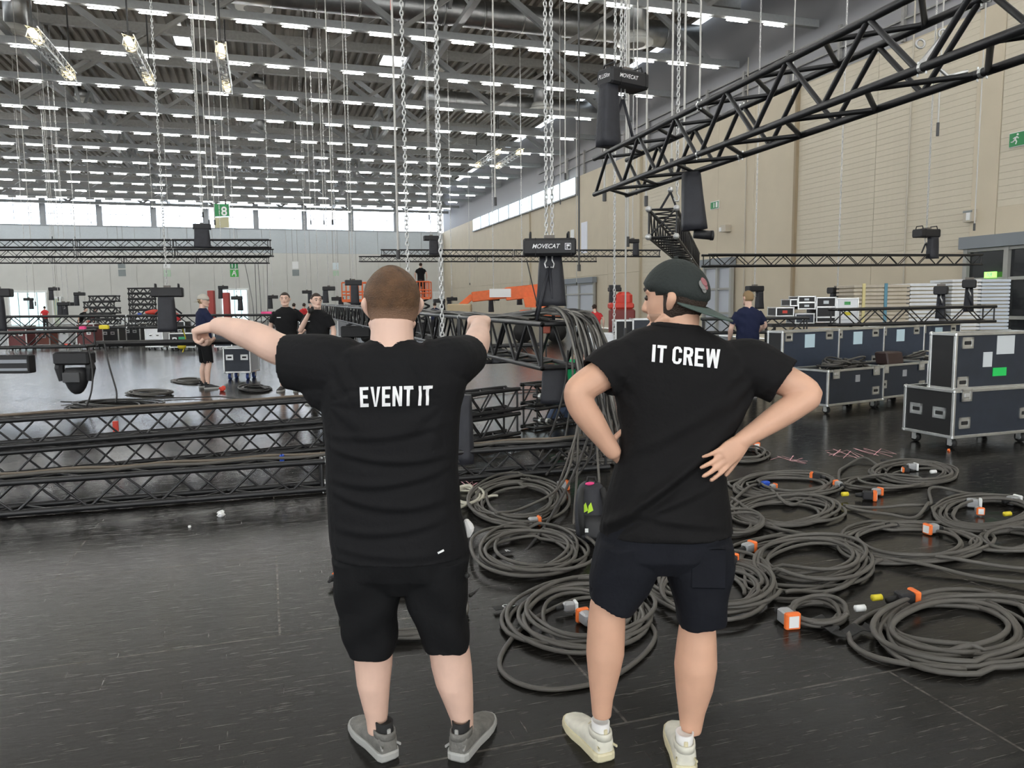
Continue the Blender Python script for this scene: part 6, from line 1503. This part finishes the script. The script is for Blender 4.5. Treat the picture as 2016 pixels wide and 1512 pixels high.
for i, (pts, l, z) in enumerate((
    ([(1118, 690, 8.6), (1112, 760, 8.5), (1090, 840, 8.2), (1060, 905, 7.6)], 'thin cable slanting left from the truss end to the floor truss', 1),
    ([(1150, 720, 8.2), (1148, 800, 7.6), (1120, 900, 6.8), (1085, 985, 6.0), (1050, 1035, 5.4)], 'cable falling from the truss end to the round coil', 0),
    ([(1172, 760, 8.0), (1160, 850, 7.2), (1128, 935, 6.3), (1070, 1040, 5.3), (1000, 1120, 4.7), (925, 1172, 4.2)], 'long cable from the truss end to behind the pointing man', 0),
    ([(1136, 730, 8.3), (1138, 830, 7.4), (1136, 930, 6.5), (1128, 1050, 5.4), (1120, 1190, 4.25)], 'cable hanging straight down to the coil between the men', 0),
    ([(1160, 740, 8.2), (1166, 840, 7.4), (1160, 900, 6.9), (1125, 950, 6.4)], 'cable falling to the orange connector', 0),
    ([(1178, 800, 7.6), (1175, 870, 7.0), (1180, 950, 6.2)], 'thin pale cable dropping towards the backpack', 0),
    ([(1128, 725, 8.4), (1120, 820, 7.9), (1105, 890, 7.3), (1075, 935, 6.7)], 'cable slanting to the front floor truss', 0),
    ([(1145, 760, 8.1), (1135, 850, 7.3), (1108, 950, 6.2), (1030, 1000, 5.8), (975, 1010, 5.6)], 'cable running into the round coil from above', 0))):
    P = spline([atz(*q) for q in pts], 8); o = MB().tube([p-P[0] for p in P], .011, 6).build('hanging_cable', CABLE if i % 2 else CABLED, None, True); o.location = P[0]; tag(o, l, 'cable', 'cables hanging from the truss end')
for i in range(8):
    P = []; u = (mB-mA).normalized(); s = u.cross(UP); L = (mB-mA).length
    for k in range(26): a = .6+(L*.75)*k/25; P.append(mA+u*a+s*((i-3.5)*.055+.05*math.sin(k*.9+i*2))+UP*(.5+.045+.018*math.sin(k*1.7+i)))
    o = MB().tube([p-P[0] for p in P], .014, 5).build('truss_cable', CABLED if i % 2 else CABLE, None, True); o.location = P[0]; tag(o, 'dark cable lying along the top of the middle truss', 'cable', 'cables along the middle truss')
# cable along the front floor truss
a, b = gpair(-45, 1009, 1190, 914); u = (b-a).normalized(); s = u.cross(UP); L = (b-a).length
for i, l in enumerate(('brown cable snaking along the top of the front floor truss', 'second cable lying along the front floor truss')):
    P = [a+u*(.1+(L-.3)*k/60)+s*(-.06+i*.1+.035*math.sin(k*.7+i))+UP*(.24+.042) for k in range(61)]
    o = MB().tube([p-P[0] for p in P], .014, 6).build('truss_cable', mat('brown_cable', (.15, .12, .09), .5) if i == 0 else CABLE, None, True); o.location = P[0]; tag(o, l, 'cable')
a, b = gpair(-40, 942, 650, 878); u = (b-a).normalized(); s = u.cross(UP); L = (b-a).length
P = [a+u*(.1+(L-.3)*k/50)+s*(.03*math.sin(k*.5))+UP*(.54+.042) for k in range(51)]
o = MB().tube([p-P[0] for p in P], .014, 6).build('truss_cable', mat('brown_cable', (.15, .12, .09), .5), None, True); o.location = P[0]; tag(o, 'brown cable along the upper truss of the left stack', 'cable')
# ------------------------------------------------------------------ backpack between the men
g = gnd(1166, 1062); t = thing('backpack', 'black backpack with hi-vis patches standing beside the capped man', 'backpack', g)
rg = []
for z, w, d in ((.0, .19, .13), (.03, .22, .16), (.12, .23, .18), (.22, .225, .17), (.30, .20, .15), (.35, .16, .12), (.375, .10, .07)): rg.append(ellring(HF*(z*.25)+UP*z, HR*(w/2), HF*(d/2), 20, 3.2))
MB().loft(rg).build('pack_body', BAGF, t, True)
rg = [ellring(HF*(z*.25)-HF*(.085)+UP*z, HR*(w/2), HF*(d/2), 16, 3) for z, w, d in ((.02, .15, .05), (.05, .17, .07), (.14, .17, .07), (.18, .14, .04))]
MB().loft(rg).build('front_pocket', BLACKM, t, True)
M3 = frame_M((0, 0, 0), HR, HF, UP).to_3x3()
for sx in (-1, 1):
    o = MB(); limb(o, [(HR*.07*sx+UP*.34+HF*.02, .012), (HR*.085*sx+UP*.26-HF*.07, .014), (HR*.08*sx+UP*.12-HF*.10, .012), (HR*.07*sx+UP*.02-HF*.06, .010)], 8, 4, flat=2); o.build('strap', RUBBER, t, True)
    MB().prism([(-.018, 0), (.02, .02), (.005, .075), (-.012, .05)], HR*(-.055 if sx < 0 else -.02)+UP*.20-HF*.062, HR, UP, -HF, .006).build('hivis_patch', HIVIS, t)
MB().box(HR*-.05+UP*.10-HF*.122, (.022, .003, .026), M3).build('label', WHITEP, t)
o = MB(); o.tube([HR*-.03+UP*.36+HF*.08, HR*-.02+UP*.41+HF*.09, HR*.03+UP*.41+HF*.09, HR*.04+UP*.36+HF*.08], .009, 6); o.build('grab_handle', RUBBER, t, True)
MB().sph(UP*.372+HR*-.01+HF*.06, (.035, .02, .012), 8).build('pink_patch', PINKT, t, True)
# ------------------------------------------------------------------ chalk scribbles, litter
def chalk(label, strokes):
    p0 = gnd(*strokes[0][0]); t = thing('chalk_mark', label, 'chalk mark', p0); rr = random.Random(len(label))
    for st in strokes:
        P = [gnd(x, y, .003)-p0 for x, y in st]; m_ = MB(); vs = []; fs = []
        for i, p in enumerate(P):
            d = (P[min(i+1, len(P)-1)]-P[max(i-1, 0)]).normalized().cross(UP)*.006; vs += [p-d, p+d]
        for i in range(len(P)-1): fs.append((2*i, 2*i+1, 2*i+3, 2*i+2))
        m_.add(vs, fs).build('chalk_line', CHALK, t)
chalk('small pink chalk scribble left of the other chalk marks', [[(1517, 905), (1540, 898), (1588, 912)], [(1530, 898), (1560, 908), (1580, 902)], [(1535, 900), (1585, 913)], [(1562, 897), (1555, 906), (1590, 908)]])
chalk('zigzag pink chalk scribble in the middle', [[(1625, 887), (1655, 885), (1640, 897), (1690, 900)], [(1628, 890), (1660, 902), (1675, 888), (1700, 898)], [(1640, 884), (1690, 903)], [(1632, 896), (1668, 886), (1694, 901)]])
chalk('pink chalk scribble nearest the flight case', [[(1680, 882), (1730, 897), (1700, 884), (1760, 893)], [(1684, 884), (1720, 896), (1735, 883), (1765, 894)], [(1700, 882), (1757, 899)]])
chalk('pink chalk scribble beside the cream cable', [[(905, 960), (940, 950), (915, 965), (945, 962)], [(908, 948), (935, 968), (930, 948), (905, 968)], [(915, 945), (942, 966)]])
def crumple(label, px, py, r, ma=WHITEP, name='paper_scrap'):
    m_ = MB().sph((0, 0, 0), r, 7); rr = random.Random(px); m_.v = [tuple(V(v)*rr.uniform(.6, 1.25)) for v in m_.v]; o = m_.build(name, ma); o.location = gnd(px, py, r*.7); tag(o, label, 'litter')
crumple('crumpled white paper before the front floor truss', 435, 1012, .028); crumple('tiny white paper bit left of the crumpled paper', 373, 1037, .010); crumple('tiny orange cap near the right flight case', 1868, 886, .016, ORANGEC, 'orange_cap'); crumple('red plug end beside the navy man\'s foot', 438, 766, .06, REDT, 'red_plug')
